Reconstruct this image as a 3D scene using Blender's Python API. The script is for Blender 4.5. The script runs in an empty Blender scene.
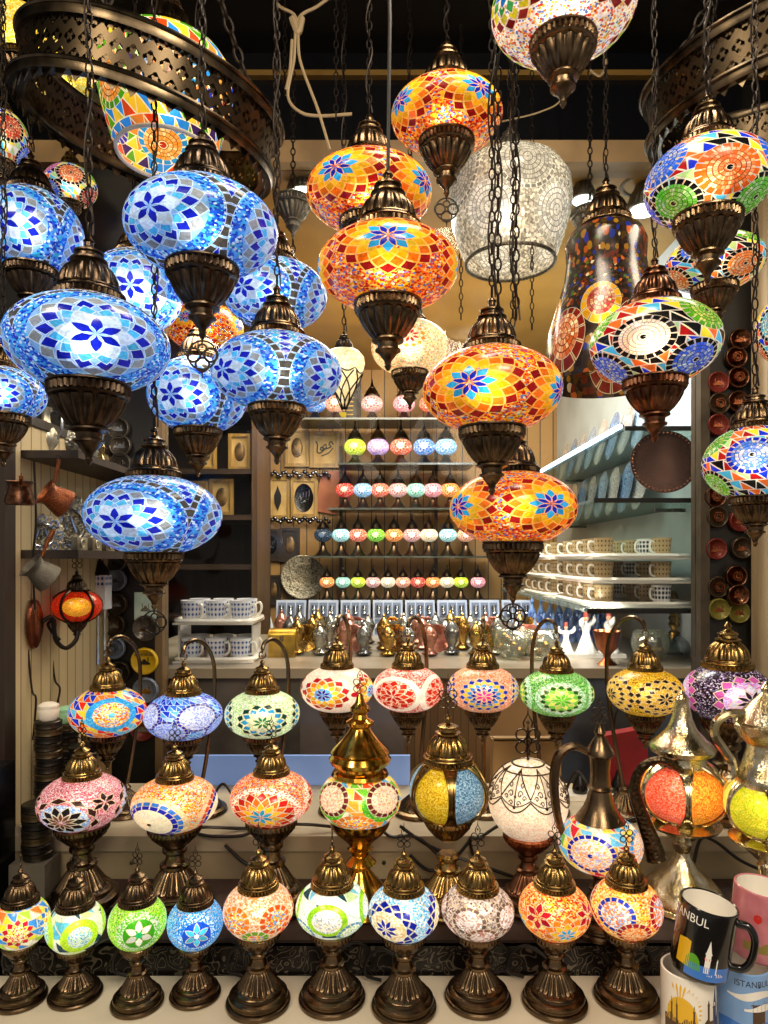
import bpy, math, random
from mathutils import Vector, Matrix, Euler
PI = math.pi
random.seed(7)
scene = bpy.context.scene
COL = scene.collection
CZ, F, X0, Y0 = 1.45, 683.0, 384.0, 560.0        # camera height, focal length in pixels, vanishing point

def at(px, py, Y):
    return Vector(((px - X0) / F * Y, Y, CZ - (py - Y0) / F * Y))
def sz(w, Y):
    return w * Y / F
def fit(px, py, w, h, Y, lo=.5):
    """centre, half-width and half-height of the upright ellipsoid at depth Y whose outline fills the box px, py, w, h"""
    ml, mr = (px - w / 2 - X0) / F, (px + w / 2 - X0) / F
    W = (mr - ml) * Y / (math.sqrt(1 + ml * ml) + math.sqrt(1 + mr * mr))
    x = ml * Y + W * math.sqrt(1 + ml * ml)
    mt, mb = (Y0 - py + h / 2) / F, (Y0 - py - h / 2) / F
    a, b = lo * W, 1.3 * W
    for _ in range(40):
        H = (a + b) / 2
        if math.sqrt(H * H + mt * mt * W * W) + math.sqrt(H * H + mb * mb * W * W) > (mt - mb) * Y: b = H
        else: a = H
    z = ((mt + mb) * Y + math.sqrt(H * H + mb * mb * W * W) - math.sqrt(H * H + mt * mt * W * W)) / 2
    return Vector((x, Y, CZ + z)), W, H
def lin(h):
    h = h.lstrip('#')
    c = [int(h[i:i + 2], 16) / 255 for i in (0, 2, 4)]
    return tuple((x / 12.92 if x <= .04045 else ((x + .055) / 1.055) ** 2.4) for x in c) + (1.0,)
ORD = 'first second third fourth fifth sixth seventh eighth ninth tenth eleventh twelfth thirteenth fourteenth fifteenth sixteenth'.split()

# ------------------------------------------------------------------ mesh helpers
class MB:
    def __init__(s):
        s.v, s.f = [], []
    def add(s, vs, fs, M=None):
        b = len(s.v)
        s.v += [tuple(M @ Vector(p)) for p in vs] if M is not None else [tuple(p) for p in vs]
        s.f += [tuple(b + i for i in q) for q in fs]
        return s
    def lathe(s, prof, seg=48, M=None):
        vs, fs = [], []
        n = len(prof)
        for p in prof:
            r, z = p[0], p[1]
            amp, nf = (p[2], p[3]) if len(p) > 3 else (0, 1)
            for k in range(seg):
                a = 2 * PI * k / seg
                rr = r * (1 + amp * (abs(math.cos(a * nf / 2)) - .6)) if amp else r
                vs.append((rr * math.cos(a), rr * math.sin(a), z))
        for i in range(n - 1):
            for k in range(seg):
                k2 = (k + 1) % seg
                fs.append((i * seg + k, i * seg + k2, (i + 1) * seg + k2, (i + 1) * seg + k))
        if prof[0][0] > 1e-5: fs.append(tuple(range(seg - 1, -1, -1)))
        if prof[-1][0] > 1e-5: fs.append(tuple((n - 1) * seg + k for k in range(seg)))
        return s.add(vs, fs, M)
    def shell(s, prof, seg=48, M=None):              # lathe without end caps
        n0 = len(s.f); s.lathe(prof, seg, M)
        s.f = [q for q in s.f[:n0]] + [q for q in s.f[n0:] if len(q) == 4]
        return s
    def tube(s, pts, r, seg=8, closed=False, M=None):
        pts = [Vector(p) for p in pts]
        n = len(pts)
        rs = r if isinstance(r, (list, tuple)) else [r] * n
        vs, fs = [], []
        up = None
        for i, p in enumerate(pts):
            a = pts[(i - 1) % n] if (closed or i > 0) else p
            b = pts[(i + 1) % n] if (closed or i < n - 1) else p
            t = (b - a)
            t = t.normalized() if t.length > 1e-9 else Vector((0, 0, 1))
            if up is None:
                up = Vector((0, 0, 1)) if abs(t.z) < .9 else Vector((1, 0, 0))
            side = t.cross(up)
            if side.length < 1e-6: side = t.cross(Vector((1, 0, 0)))
            side.normalize(); up = side.cross(t).normalized()
            for k in range(seg):
                w = 2 * PI * k / seg
                vs.append(p + (side * math.cos(w) + up * math.sin(w)) * rs[i])
        m = n if closed else n - 1
        for i in range(m):
            i2 = (i + 1) % n
            for k in range(seg):
                k2 = (k + 1) % seg
                fs.append((i * seg + k, i2 * seg + k, i2 * seg + k2, i * seg + k2))
        if not closed:
            fs.append(tuple(range(seg))); fs.append(tuple((n - 1) * seg + k for k in range(seg - 1, -1, -1)))
        return s.add(vs, fs, M)
    def ring(s, c, R, r, ax='y', n=14, seg=6, sx=1, szz=1, M=None):
        pts = []
        for k in range(n):
            a = 2 * PI * k / n
            u, w = R * math.cos(a) * sx, R * math.sin(a) * szz
            pts.append(Vector(c) + (Vector((u, 0, w)) if ax == 'y' else Vector((0, u, w)) if ax == 'x' else Vector((u, w, 0))))
        return s.tube(pts, r, seg, True, M)
    def box(s, c, d, M=None):
        x, y, z = c; a, b, e = d[0] / 2, d[1] / 2, d[2] / 2
        vs = [(x + i * a, y + j * b, z + k * e) for k in (-1, 1) for j in (-1, 1) for i in (-1, 1)]
        fs = [(0, 2, 3, 1), (4, 5, 7, 6), (0, 1, 5, 4), (2, 6, 7, 3), (0, 4, 6, 2), (1, 3, 7, 5)]
        return s.add(vs, fs, M)
    def sphere(s, c, r, seg=24, rings=14, M=None):
        r = r if isinstance(r, (tuple, list)) else (r, r, r)
        pr = [(math.sin(PI * i / rings), -math.cos(PI * i / rings)) for i in range(rings + 1)]
        pr[0], pr[-1] = (1e-6, -1), (1e-6, 1)
        T = Matrix.Translation(c) @ Matrix.Diagonal((r[0], r[1], r[2], 1))
        return s.lathe(pr, seg, (M @ T) if M is not None else T)
    def prism(s, poly, th, M=None):                   # polygon in XZ, thickness along +Y
        n = len(poly)
        vs = [(x, 0, z) for x, z in poly] + [(x, th, z) for x, z in poly]
        fs = [tuple(range(n)), tuple(range(2 * n - 1, n - 1, -1))] + [(i, i + n, (i + 1) % n + n, (i + 1) % n) for i in range(n)]
        return s.add(vs, fs, M)
    def mesh(s, name, ang=38):
        m = bpy.data.meshes.new(name)
        m.from_pydata(s.v, [], s.f)
        m.update()
        m.polygons.foreach_set('use_smooth', [True] * len(m.polygons))
        m.set_sharp_from_angle(angle=math.radians(ang))
        m.materials.append(None)
        return m

def empty(name, loc, label=None, cat=None, group=None, rot=(0, 0, 0)):
    o = bpy.data.objects.new(name, None); COL.objects.link(o)
    o.location = loc; o.rotation_euler = rot; o.empty_display_size = .02
    tag(o, label, cat, group)
    return o
def tag(o, label=None, cat=None, group=None, kind=None):
    if label: o['label'] = label
    if cat: o['category'] = cat
    if group: o['group'] = group
    if kind: o['kind'] = kind
    return o
def put(name, mesh, mat, parent=None, loc=(0, 0, 0), scale=1, rot=(0, 0, 0)):
    if isinstance(mesh, MB): mesh = mesh.mesh(name)
    o = bpy.data.objects.new(name, mesh); COL.objects.link(o)
    o.location = loc; o.rotation_euler = rot
    o.scale = (scale,) * 3 if isinstance(scale, (int, float)) else scale
    o.material_slots[0].link = 'OBJECT'; o.material_slots[0].material = mat
    if parent is not None: o.parent = parent
    return o
def copy_tree(o, parent=None):
    c = o.copy(); COL.objects.link(c)
    if parent is not None: c.parent = parent
    for ch in list(o.children): copy_tree(ch, c)
    return c

# ------------------------------------------------------------------ material helpers
def newmat(name):
    m = bpy.data.materials.new(name); m.use_nodes = True
    nt = m.node_tree; nt.nodes.clear()
    return m, nt
class G:
    """a tiny expression writer for shader nodes"""
    def __init__(s, nt): s.nt = nt
    def n(s, t, **kw):
        x = s.nt.nodes.new(t)
        for k, v in kw.items(): setattr(x, k, v)
        return x
    def L(s, a, sock):
        if isinstance(a, (int, float)): sock.default_value = a
        elif isinstance(a, tuple): sock.default_value = a if len(a) == len(sock.default_value) else a[:len(sock.default_value)]
        else: s.nt.links.new(a, sock)
    def m(s, op, a, b=None, c=None):
        x = s.n('ShaderNodeMath', operation=op)
        s.L(a, x.inputs[0])
        if b is not None: s.L(b, x.inputs[1])
        if c is not None: s.L(c, x.inputs[2])
        return x.outputs[0]
    def mix(s, fac, a, b, blend='MIX'):
        x = s.n('ShaderNodeMix', data_type='RGBA', blend_type=blend)
        s.L(fac, x.inputs[0]); s.L(a, x.inputs[6]); s.L(b, x.inputs[7])
        return x.outputs[2]
    def ramp(s, fac, cols, const=True):
        x = s.n('ShaderNodeValToRGB')
        r = x.color_ramp; r.interpolation = 'CONSTANT' if const else 'LINEAR'
        tot = sum(w for _, w in cols); p = 0
        for i, (c, w) in enumerate(cols):
            pos = p / tot if const else w
            e = r.elements[i] if i < 1 else (r.elements[1] if i == 1 else r.elements.new(pos))
            e.position = pos; e.color = c if isinstance(c, tuple) else lin(c)
            p += w
        if len(cols) == 1: r.elements[1].color = r.elements[0].color
        s.L(fac, x.inputs[0])
        return x.outputs[0]

def surf(name, color, rough=.5, metal=0, noise=0, nscale=40, color2=None, bump=0, bscale=200, emit=0, voro=False, coat=0, spec=.5):
    m, nt = newmat(name); g = G(nt)
    out = g.n('ShaderNodeOutputMaterial'); p = g.n('ShaderNodeBsdfPrincipled')
    nt.links.new(p.outputs[0], out.inputs[0])
    c = lin(color) if isinstance(color, str) else color
    tc = g.n('ShaderNodeTexCoord')
    base = c
    if color2 or noise:
        nz = g.n('ShaderNodeTexNoise'); nz.inputs['Scale'].default_value = nscale; nz.inputs['Detail'].default_value = 3
        nt.links.new(tc.outputs['Object'], nz.inputs['Vector'])
        c2 = lin(color2) if color2 else tuple(x * (1 - noise) for x in c[:3]) + (1,)
        base = g.ramp(nz.outputs[0], [(c, .35), (c2, .65)], const=False)
    g.L(base, p.inputs['Base Color'])
    p.inputs['Roughness'].default_value = rough; p.inputs['Metallic'].default_value = metal
    p.inputs['Coat Weight'].default_value = coat; p.inputs['Specular IOR Level'].default_value = spec
    if emit:
        g.L(base, p.inputs['Emission Color']); p.inputs['Emission Strength'].default_value = emit
    if bump:
        t = g.n('ShaderNodeTexVoronoi' if voro else 'ShaderNodeTexNoise'); t.inputs['Scale'].default_value = bscale
        nt.links.new(tc.outputs['Object'], t.inputs['Vector'])
        b = g.n('ShaderNodeBump'); b.inputs['Strength'].default_value = bump; b.inputs['Distance'].default_value = .002
        nt.links.new(t.outputs[0], b.inputs['Height']); nt.links.new(b.outputs[0], p.inputs['Normal'])
    return m
def wood(name, c1, c2, axis=0, scale=30, rough=.5):
    m, nt = newmat(name); g = G(nt)
    out = g.n('ShaderNodeOutputMaterial'); p = g.n('ShaderNodeBsdfPrincipled'); nt.links.new(p.outputs[0], out.inputs[0])
    tc = g.n('ShaderNodeTexCoord'); mp = g.n('ShaderNodeMapping')
    s = [scale] * 3; s[axis] = scale * .07; mp.inputs['Scale'].default_value = s
    nt.links.new(tc.outputs['Object'], mp.inputs[0])
    nz = g.n('ShaderNodeTexNoise'); nz.inputs['Scale'].default_value = 1; nz.inputs['Detail'].default_value = 5
    nt.links.new(mp.outputs[0], nz.inputs['Vector'])
    g.L(g.ramp(nz.outputs[0], [(lin(c1), .3), (lin(c2), .7)], False), p.inputs['Base Color'])
    p.inputs['Roughness'].default_value = rough
    return m
def planks(name, c1, c2, line, width, axis='X', rough=.55):
    """vertical boards with dark grooves"""
    m, nt = newmat(name); g = G(nt)
    out = g.n('ShaderNodeOutputMaterial'); p = g.n('ShaderNodeBsdfPrincipled'); nt.links.new(p.outputs[0], out.inputs[0])
    tc = g.n('ShaderNodeTexCoord'); sp = g.n('ShaderNodeSeparateXYZ'); nt.links.new(tc.outputs['Object'], sp.inputs[0])
    u = g.m('DIVIDE', sp.outputs[axis], width)
    f = g.m('FRACT', u); idx = g.m('FLOOR', u)
    wn = g.n('ShaderNodeTexWhiteNoise', noise_dimensions='1D'); nt.links.new(idx, wn.inputs['W'])
    c = g.mix(wn.outputs[0], lin(c1), lin(c2))
    nz = g.n('ShaderNodeTexNoise'); nz.inputs['Scale'].default_value = 6; nt.links.new(tc.outputs['Object'], nz.inputs['Vector'])
    c = g.mix(g.m('MULTIPLY', nz.outputs[0], .5), c, lin(c2))
    c = g.mix(g.m('LESS_THAN', f, .08), c, lin(line))
    g.L(c, p.inputs['Base Color']); p.inputs['Roughness'].default_value = rough
    return m
def glass(name, color='#dfe9ee', refl=.06, rough=.02, body=0.0):
    m, nt = newmat(name); g = G(nt)
    out = g.n('ShaderNodeOutputMaterial'); t = g.n('ShaderNodeBsdfTransparent'); gl = g.n('ShaderNodeBsdfGlossy')
    t.inputs[0].default_value = lin(color); gl.inputs['Roughness'].default_value = rough
    mx = g.n('ShaderNodeMixShader'); mx.inputs[0].default_value = refl
    nt.links.new(t.outputs[0], mx.inputs[1]); nt.links.new(gl.outputs[0], mx.inputs[2])
    last = mx.outputs[0]
    if body:
        d = g.n('ShaderNodeBsdfDiffuse'); d.inputs[0].default_value = lin(color)
        m2 = g.n('ShaderNodeMixShader'); m2.inputs[0].default_value = body
        nt.links.new(last, m2.inputs[1]); nt.links.new(d.outputs[0], m2.inputs[2]); last = m2.outputs[0]
    nt.links.new(last, out.inputs[0])
    return m
def glow(name, color, strength, sample=True, veil=False):
    m, nt = newmat(name); g = G(nt)
    out = g.n('ShaderNodeOutputMaterial'); e = g.n('ShaderNodeEmission')
    e.inputs[0].default_value = lin(color); e.inputs[1].default_value = strength
    nt.links.new(e.outputs[0], out.inputs[0])
    if veil:
        t = g.n('ShaderNodeBsdfTransparent'); a = g.n('ShaderNodeAddShader')
        nt.links.new(t.outputs[0], a.inputs[0]); nt.links.new(e.outputs[0], a.inputs[1]); nt.links.new(a.outputs[0], out.inputs[0])
    if not sample: m.cycles.emission_sampling = 'NONE'
    return m

# ------------------------------------------------------------------ mosaic glass
# a rosette set: n rosettes at latitude lat (deg), the first turned to azimuth az (deg), angular radius R (deg), and layers from the
# outside in.  layer kinds: P petal diamonds, S squares, B band, K bead band, C concentric tile rings, D column of diamonds
def mosaic(name, bg, sets, radii=(1, 1, 1), grout='#dccba4', lit=1.0, clear=.3, rough=.2, dim=0.0):
    m, nt = newmat(name); g = G(nt)
    out = g.n('ShaderNodeOutputMaterial')
    tc = g.n('ShaderNodeTexCoord')
    vm = g.n('ShaderNodeVectorMath', operation='MULTIPLY'); nt.links.new(tc.outputs['Object'], vm.inputs[0])
    vm.inputs[1].default_value = tuple(1 / r for r in radii)
    vn = g.n('ShaderNodeVectorMath', operation='NORMALIZE'); nt.links.new(vm.outputs[0], vn.inputs[0])
    sp = g.n('ShaderNodeSeparateXYZ'); nt.links.new(vn.outputs[0], sp.inputs[0])
    x, y, z = sp.outputs
    az = g.m('ARCTAN2', y, x)
    hh = g.m('SQRT', g.m('MAXIMUM', g.m('SUBTRACT', 1.0, g.m('MULTIPLY', z, z)), 0.0))
    lat = g.m('ARCSINE', z)
    gr = lin(grout)
    vo = None
    def beads(scale):
        nonlocal vo
        if vo is None:
            vo = g.n('ShaderNodeTexVoronoi'); vo.inputs['Scale'].default_value = scale
            nt.links.new(vn.outputs[0], vo.inputs['Vector'])
            s2 = g.n('ShaderNodeSeparateColor'); nt.links.new(vo.outputs['Color'], s2.inputs[0])
            beads.v = s2.outputs[0]; beads.d = vo.outputs['Distance']; beads.b = s2.outputs[1]
        return beads.v
    if bg['t'] == 'beads':
        v = beads(bg['s'])
        col = g.ramp(v, bg['p'])
        if bg.get('edge', .62) < 1:
            col = g.mix(g.m('GREATER_THAN', beads.d, bg.get('edge', .62)), col, lin(bg.get('g', grout)))
    else:                                              # triangles
        nu, nv = bg['s']
        u = g.m('MULTIPLY', az, nu / (2 * PI)); w = g.m('MULTIPLY', lat, nv / PI)
        fl = g.m('FLOOR', w)
        u = g.m('MULTIPLY_ADD', fl, .37, u)
        fu, fw, iu = g.m('FRACT', u), g.m('FRACT', w), g.m('FLOOR', u)
        tri = g.m('LESS_THAN', g.m('ADD', fu, fw), 1.0)
        wn = g.n('ShaderNodeTexWhiteNoise', noise_dimensions='3D')
        cb = g.n('ShaderNodeCombineXYZ'); g.L(iu, cb.inputs[0]); g.L(fl, cb.inputs[1]); g.L(tri, cb.inputs[2])
        nt.links.new(cb.outputs[0], wn.inputs['Vector'])
        col = g.ramp(wn.outputs['Value'], bg['p'])
        e = g.m('MINIMUM', g.m('MINIMUM', fu, fw), g.m('ABSOLUTE', g.m('SUBTRACT', g.m('ADD', fu, fw), 1.0)))
        col = g.mix(g.m('LESS_THAN', e, bg.get('e', .07)), col, lin(bg.get('g', grout)))
    for st in sets:
        n = st['n']; step = 2 * PI / n; la = math.radians(st.get('lat', 0)); R = math.radians(st['R'])
        a2 = g.m('SUBTRACT', az, math.radians(st['az']))
        kk = g.m('FLOOR', g.m('MULTIPLY_ADD', a2, 1 / step, .5))
        ap = g.m('MULTIPLY_ADD', kk, -step, a2)
        cx = g.m('MULTIPLY', g.m('COSINE', ap), hh)
        ly = g.m('MULTIPLY', g.m('SINE', ap), hh)
        if la:
            lx = g.m('MULTIPLY_ADD', cx, math.cos(la), g.m('MULTIPLY', z, math.sin(la)))
            lz = g.m('MULTIPLY_ADD', cx, -math.sin(la), g.m('MULTIPLY', z, math.cos(la)))
        else: lx, lz = cx, z
        r = g.m('DIVIDE', g.m('ARCCOSINE', g.m('MINIMUM', lx, 1.0)), R)
        th = g.m('MULTIPLY', g.m('ARCTAN2', lz, ly), 1 / (2 * PI))
        kf = None
        def color(c):
            nonlocal kf
            if isinstance(c, list):                    # one colour for each rosette of the set
                if kf is None: kf = g.m('FRACT', g.m('MULTIPLY_ADD', kk, 1 / n, .5 / n + 4))
                return g.ramp(kf, [(q, 1) for q in c])
            return lin(c)
        for ly_ in st['L']:
            t = ly_[0]
            if t == 'B':
                _, r0, r1, c = ly_
                if r0 <= 0: f = g.m('LESS_THAN', r, r1)
                else: f = g.m('LESS_THAN', g.m('ABSOLUTE', g.m('SUBTRACT', r, (r0 + r1) / 2)), (r1 - r0) / 2)
                col = g.mix(f, col, color(c))
            elif t == 'K':
                _, r0, r1, pal = ly_
                if r0 <= 0: f = g.m('LESS_THAN', r, r1)
                else: f = g.m('LESS_THAN', g.m('ABSOLUTE', g.m('SUBTRACT', r, (r0 + r1) / 2)), (r1 - r0) / 2)
                bc = g.ramp(beads(bg['s'] if bg['t'] == 'beads' else st.get('bs', 26)), pal)
                col = g.mix(f, col, bc)
            elif t == 'A':                             # a sector of azimuth
                col = g.mix(g.m('LESS_THAN', g.m('ABSOLUTE', ap), math.radians(ly_[1])), col, g.ramp(beads(bg['s']), ly_[2]))
            elif t in 'PS':
                _, r0, h, N, off, c = ly_[:6]
                w = ly_[6] if len(ly_) > 6 else (.5 if t == 'P' else .42)
                j = g.m('MULTIPLY_ADD', th, N, off + 20)
                fr = g.m('DIVIDE', g.m('ABSOLUTE', g.m('SUBTRACT', g.m('FRACT', j), .5)), w)
                fr2 = g.m('DIVIDE', g.m('ABSOLUTE', g.m('SUBTRACT', r, r0)), h)
                v = g.m('ADD' if t == 'P' else 'MAXIMUM', fr, fr2)
                col = g.mix(g.m('LESS_THAN', v, 1.0 if t == 'P' else 1.12), col, gr)
                wn = g.n('ShaderNodeTexWhiteNoise', noise_dimensions='1D')
                g.L(g.m('MULTIPLY_ADD', kk, 17.3, g.m('FLOOR', j)), wn.inputs['W'])
                cc = g.mix(g.m('MULTIPLY', wn.outputs['Value'], .35), color(c), (0, 0, 0, 1) if not (len(ly_) > 7) else lin(ly_[7]))
                col = g.mix(g.m('LESS_THAN', v, .84 if t == 'P' else .95), col, cc)
            elif t == 'C':
                _, r1, K, N, c, c2 = ly_
                rk = g.m('MULTIPLY', r, K / r1)
                fr = g.m('FRACT', rk); ir = g.m('FLOOR', rk)
                j = g.m('MULTIPLY_ADD', th, N, g.m('MULTIPLY', ir, .37))
                wn = g.n('ShaderNodeTexWhiteNoise', noise_dimensions='2D')
                cb = g.n('ShaderNodeCombineXYZ'); g.L(ir, cb.inputs[0]); g.L(g.m('FLOOR', j), cb.inputs[1]); nt.links.new(cb.outputs[0], wn.inputs['Vector'])
                cc = g.mix(g.m('MULTIPLY', g.m('POWER', wn.outputs['Value'], 2.0), .8), color(c), color(c2))
                ed = g.m('MINIMUM', fr, g.m('MULTIPLY', g.m('FRACT', j), 1.4))
                cc = g.mix(g.m('LESS_THAN', ed, .2), cc, g.mix(.72, color(c), (.02, .015, .01, 1)))
                col = g.mix(g.m('LESS_THAN', r, r1), col, cc)
            elif t == 'D':
                _, o, w, N, ph, c = ly_
                u = g.m('DIVIDE', g.m('ABSOLUTE', g.m('SUBTRACT', g.m('SUBTRACT', step / 2, g.m('ABSOLUTE', ap)), math.radians(o))), math.radians(w))
                fz = g.m('MULTIPLY', g.m('ABSOLUTE', g.m('SUBTRACT', g.m('FRACT', g.m('MULTIPLY_ADD', lat, N / PI, ph + 9)), .5)), 2.0)
                v = g.m('ADD', u, fz)
                col = g.mix(g.m('LESS_THAN', v, 1.0), col, gr)
                col = g.mix(g.m('LESS_THAN', v, .85), col, color(c))
    # a little unevenness from piece to piece
    if vo is not None:
        k = g.m('MULTIPLY_ADD', beads.b, .35, .8)
        mm = g.n('ShaderNodeVectorMath', operation='SCALE'); nt.links.new(col, mm.inputs[0]); nt.links.new(k, mm.inputs['Scale'])
        col = mm.outputs[0]
    p = g.n('ShaderNodeBsdfPrincipled')
    g.L(col, p.inputs['Base Color']); p.inputs['Roughness'].default_value = rough
    g.L(col, p.inputs['Emission Color'])
    # light falls off towards the poles, away from the bulb
    es = g.m('MULTIPLY', g.m('MULTIPLY_ADD', g.m('MULTIPLY', z, z), -.45, 1.0), lit * .77)
    g.L(es, p.inputs['Emission Strength'])
    tr = g.n('ShaderNodeBsdfTransparent'); g.L(col, tr.inputs[0])
    mx = g.n('ShaderNodeMixShader'); mx.inputs[0].default_value = clear
    nt.links.new(p.outputs[0], mx.inputs[1]); nt.links.new(tr.outputs[0], mx.inputs[2])
    nt.links.new(mx.outputs[0], out.inputs[0])
    return m
# ================================================================== materials
BRONZE = surf('antique_bronze', '#76624a', .26, 1, nscale=3, color2='#4c3e2e', bump=.12, bscale=60)
DARKB = surf('dark_bronze', '#5c4e40', .28, 1, nscale=3, color2='#382e25', bump=.12, bscale=60)
BRASS = surf('aged_brass', '#a88a54', .24, 1, nscale=3, color2='#715a34', bump=.1, bscale=60)
GOLD = surf('polished_gold', '#e0b04c', .16, 1, nscale=10, color2='#a87426')
SILVER = surf('hammered_silver', '#e4dcc4', .17, 1, nscale=6, color2='#b8a878', bump=.22, bscale=60, voro=True)
PEWTER = surf('pewter', '#8c8678', .35, 1, nscale=30, color2='#4a463e', bump=.5, bscale=120)
COPPER = surf('copper', '#b06a42', .3, 1, nscale=16, color2='#6a3420', bump=.3, bscale=150)
REDCOP = surf('red_copper', '#7c5640', .28, 1, nscale=3, color2='#4a3022')
IRON = surf('dark_iron', '#2a2420', .5, .8)
CORD = surf('black_rubber', '#14110f', .45)
CORDG = surf('beige_cord', '#8f7c5c', .6)
BLACK = surf('black_gloss', '#0a0a0b', .2)
WHITEB = surf('white_board', '#b4a68c', .5, nscale=5, color2='#988a72')
TABLEW = surf('white_tabletop', '#d0c6b2', .35, nscale=4, color2='#bcb09a')
CERAMIC = surf('white_ceramic', '#ece6da', .15, coat=.4)
BULB = glow('lit_bulb', '#fff3dc', 1.3, False, True)
BULBS = glow('soft_bulb', '#fff0d8', .45, False, True)

# ================================================================== mosaic patterns
W_, K_ = '#ffffff', '#0c0c0e'
PB = [('#1c52cc', .32), ('#4c96e8', .28), ('#c0dcf8', .12), ('#102ca0', .13), ('#34a4da', .15)]
PR = [('#ea5e14', .33), ('#bc1812', .27), ('#f2b818', .17), ('#4c74bc', .15), ('#f8e0b4', .08)]
def blue(name, az, n=3, R=60, s=30, radii=(1, 1, 1), lit=1.0, lat=-14):
    L = [('D', 0, 7, 17, 0, '#1424b4'), ('D', 9, 5, 17, .5, '#3cb0e0'), ('S', 1.0, .05, 26, 0, '#4a4844'), ('B', .0, .9, '#78a8dc'),
         ('K', .74, .92, PB), ('P', .645, .1, 14, 0, '#8c949c'), ('P', .52, .13, 14, .5, '#1220b0'), ('P', .395, .12, 12, 0, '#4ab4ee'),
         ('P', .29, .14, 6, .5, '#c4daf2'), ('P', .14, .18, 6, 0, '#0e1cae', .5)]
    return mosaic(name, {'t': 'beads', 's': s, 'p': PB, 'g': '#dff0ff', 'edge': .6}, [dict(n=n, az=az, lat=lat, R=R, L=L)], radii, '#b4cdea', lit * .86)
def red(name, az, lat=0, n=4, R=43, s=27, radii=(1, 1, 1), lit=1.0):
    L = [('P', .9, .15, 14, 0, '#8e0f12'), ('P', .74, .16, 14, .5, '#f07414'), ('P', .58, .17, 14, 0, '#f4b414'), ('P', .45, .16, 14, .5, '#f6c826'),
         ('P', .32, .2, 8, .5, '#2aa6e4'), ('P', .17, .21, 8, 0, '#1428b8')]
    return mosaic(name, {'t': 'beads', 's': s, 'p': PR, 'g': '#f4b850', 'edge': .68}, [dict(n=n, az=az, lat=lat, R=R, L=L)], radii, '#f0b454', lit * .85)
TRI = [('#101012', .18), ('#f4702a', .16), ('#f4dc32', .16), ('#1a34d4', .13), ('#4cbcE4', .1), ('#a81418', .11), ('#b4d888', .1), ('#f4eee0', .06)]
def multi(name, az, c1, c2, c3, radii=(1, 1, 1), lit=1.0, e1=None, z2=34, z3=-36, off=60, R1=31, R2=27, z1=4):
    e1 = e1 or [K_, K_, K_]
    def disc(c, e, dk): return [('S', .9, .11, 20, 0, e), ('C', .8, 5, 34, c, dk), ('S', 0, .1, 1, 0, K_, .5)]
    return mosaic(name, {'t': 'tri', 's': (18, 11), 'p': TRI, 'g': '#e8dfc8', 'e': .07},
                  [dict(n=3, az=az + off, lat=z2, R=R2, L=disc(c2, c2, '#e8e090')), dict(n=3, az=az + off, lat=z3, R=R2, L=disc(c3, [K_, '#1a30c8', K_], '#d8e8c0')),
                   dict(n=3, az=az, lat=z1, R=R1, L=disc(c1, e1, '#ffe9b0'))], radii, '#d8cdb4', lit * .85, clear=.3)

# ================================================================== metal parts (unit radius)
def capmesh(name, fl=16):
    a = .13
    return MB().lathe([(.97, -.05), (1.0, 0), (1.05, .04), (1.05, .07), (1.0, .09), (1.0, .10, .09, 36), (1.0, .24, .09, 36), (.98, .25), (1.02, .28), (1.0, .32), (.90, .34), (.89, .38), (.92, .40), (.90, .44), (.83, .46),
                       (.83, .48, a, fl), (.81, .62, a, fl), (.75, .82, a, fl), (.64, 1.0, a, fl), (.52, 1.13, a / 2, fl), (.45, 1.18), (.46, 1.2), (.52, 1.23), (.52, 1.28), (.44, 1.31), (.38, 1.34), (.36, 1.44),
                       (.42, 1.47), (.42, 1.52), (.34, 1.56), (.22, 1.62), (.13, 1.68), (.12, 1.8), (.16, 1.84), (.12, 1.9), (.05, 2.0), (1e-5, 2.02)], 144).mesh(name)
CAP = capmesh('cap')
CUP = MB().lathe([(.95, .1), (1.0, .06), (1.07, .02), (1.07, -.04), (1.02, -.07), (1.02, -.08, .09, 36), (1.02, -.26, .09, 36), (1.0, -.28), (1.03, -.31), (1.0, -.36), (.89, -.40), (.90, -.42, .13, 16), (.86, -.55, .13, 16), (.76, -.75, .13, 16),
                  (.60, -.98, .13, 16), (.46, -1.12, .06, 16), (.44, -1.14), (.50, -1.17), (.50, -1.22), (.40, -1.26), (.34, -1.30), (.32, -1.44), (.40, -1.48), (.40, -1.53), (.30, -1.58), (.22, -1.7), (.12, -1.82), (.09, -1.95), (.12, -1.99), (.05, -2.12), (1e-5, -2.14)], 144).mesh('cup')
def flower(z0=0, s=1.0):
    """flat openwork flower of bent wire, growing up from z0"""
    mb = MB(); r = .026 * s
    mb.tube([(0, 0, z0), (0, 0, z0 + .22 * s)], r * 1.4, 6)
    c = z0 + .52 * s
    mb.ring((0, 0, c), .1 * s, r, n=12, seg=5)
    for k in range(4):
        a = PI / 4 + k * PI / 2
        mb.ring((.24 * s * math.cos(a), 0, c + .24 * s * math.sin(a)), .15 * s, r, n=12, seg=5)
    mb.tube([(-.1 * s, 0, c + .36 * s), (-.12 * s, 0, c + .5 * s), (0, 0, c + .72 * s), (.12 * s, 0, c + .5 * s), (.1 * s, 0, c + .36 * s)], r, 5)
    mb.sphere((0, 0, c + .5 * s), .05 * s, 8, 6)
    mb.tube([(0, 0, c + .7 * s), (0, 0, c + .92 * s)], [r, r * .3], 5)
    return mb
FLOWER = flower().mesh('finial')
SPIKE = MB().lathe([(.16, 0), (.12, .06), (.06, .12), (.05, .3), (.1, .36), (.05, .44), (.03, .9), (.06, .95), (1e-5, 1.1)], 14).mesh('finial')
PENDF = MB()
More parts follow.
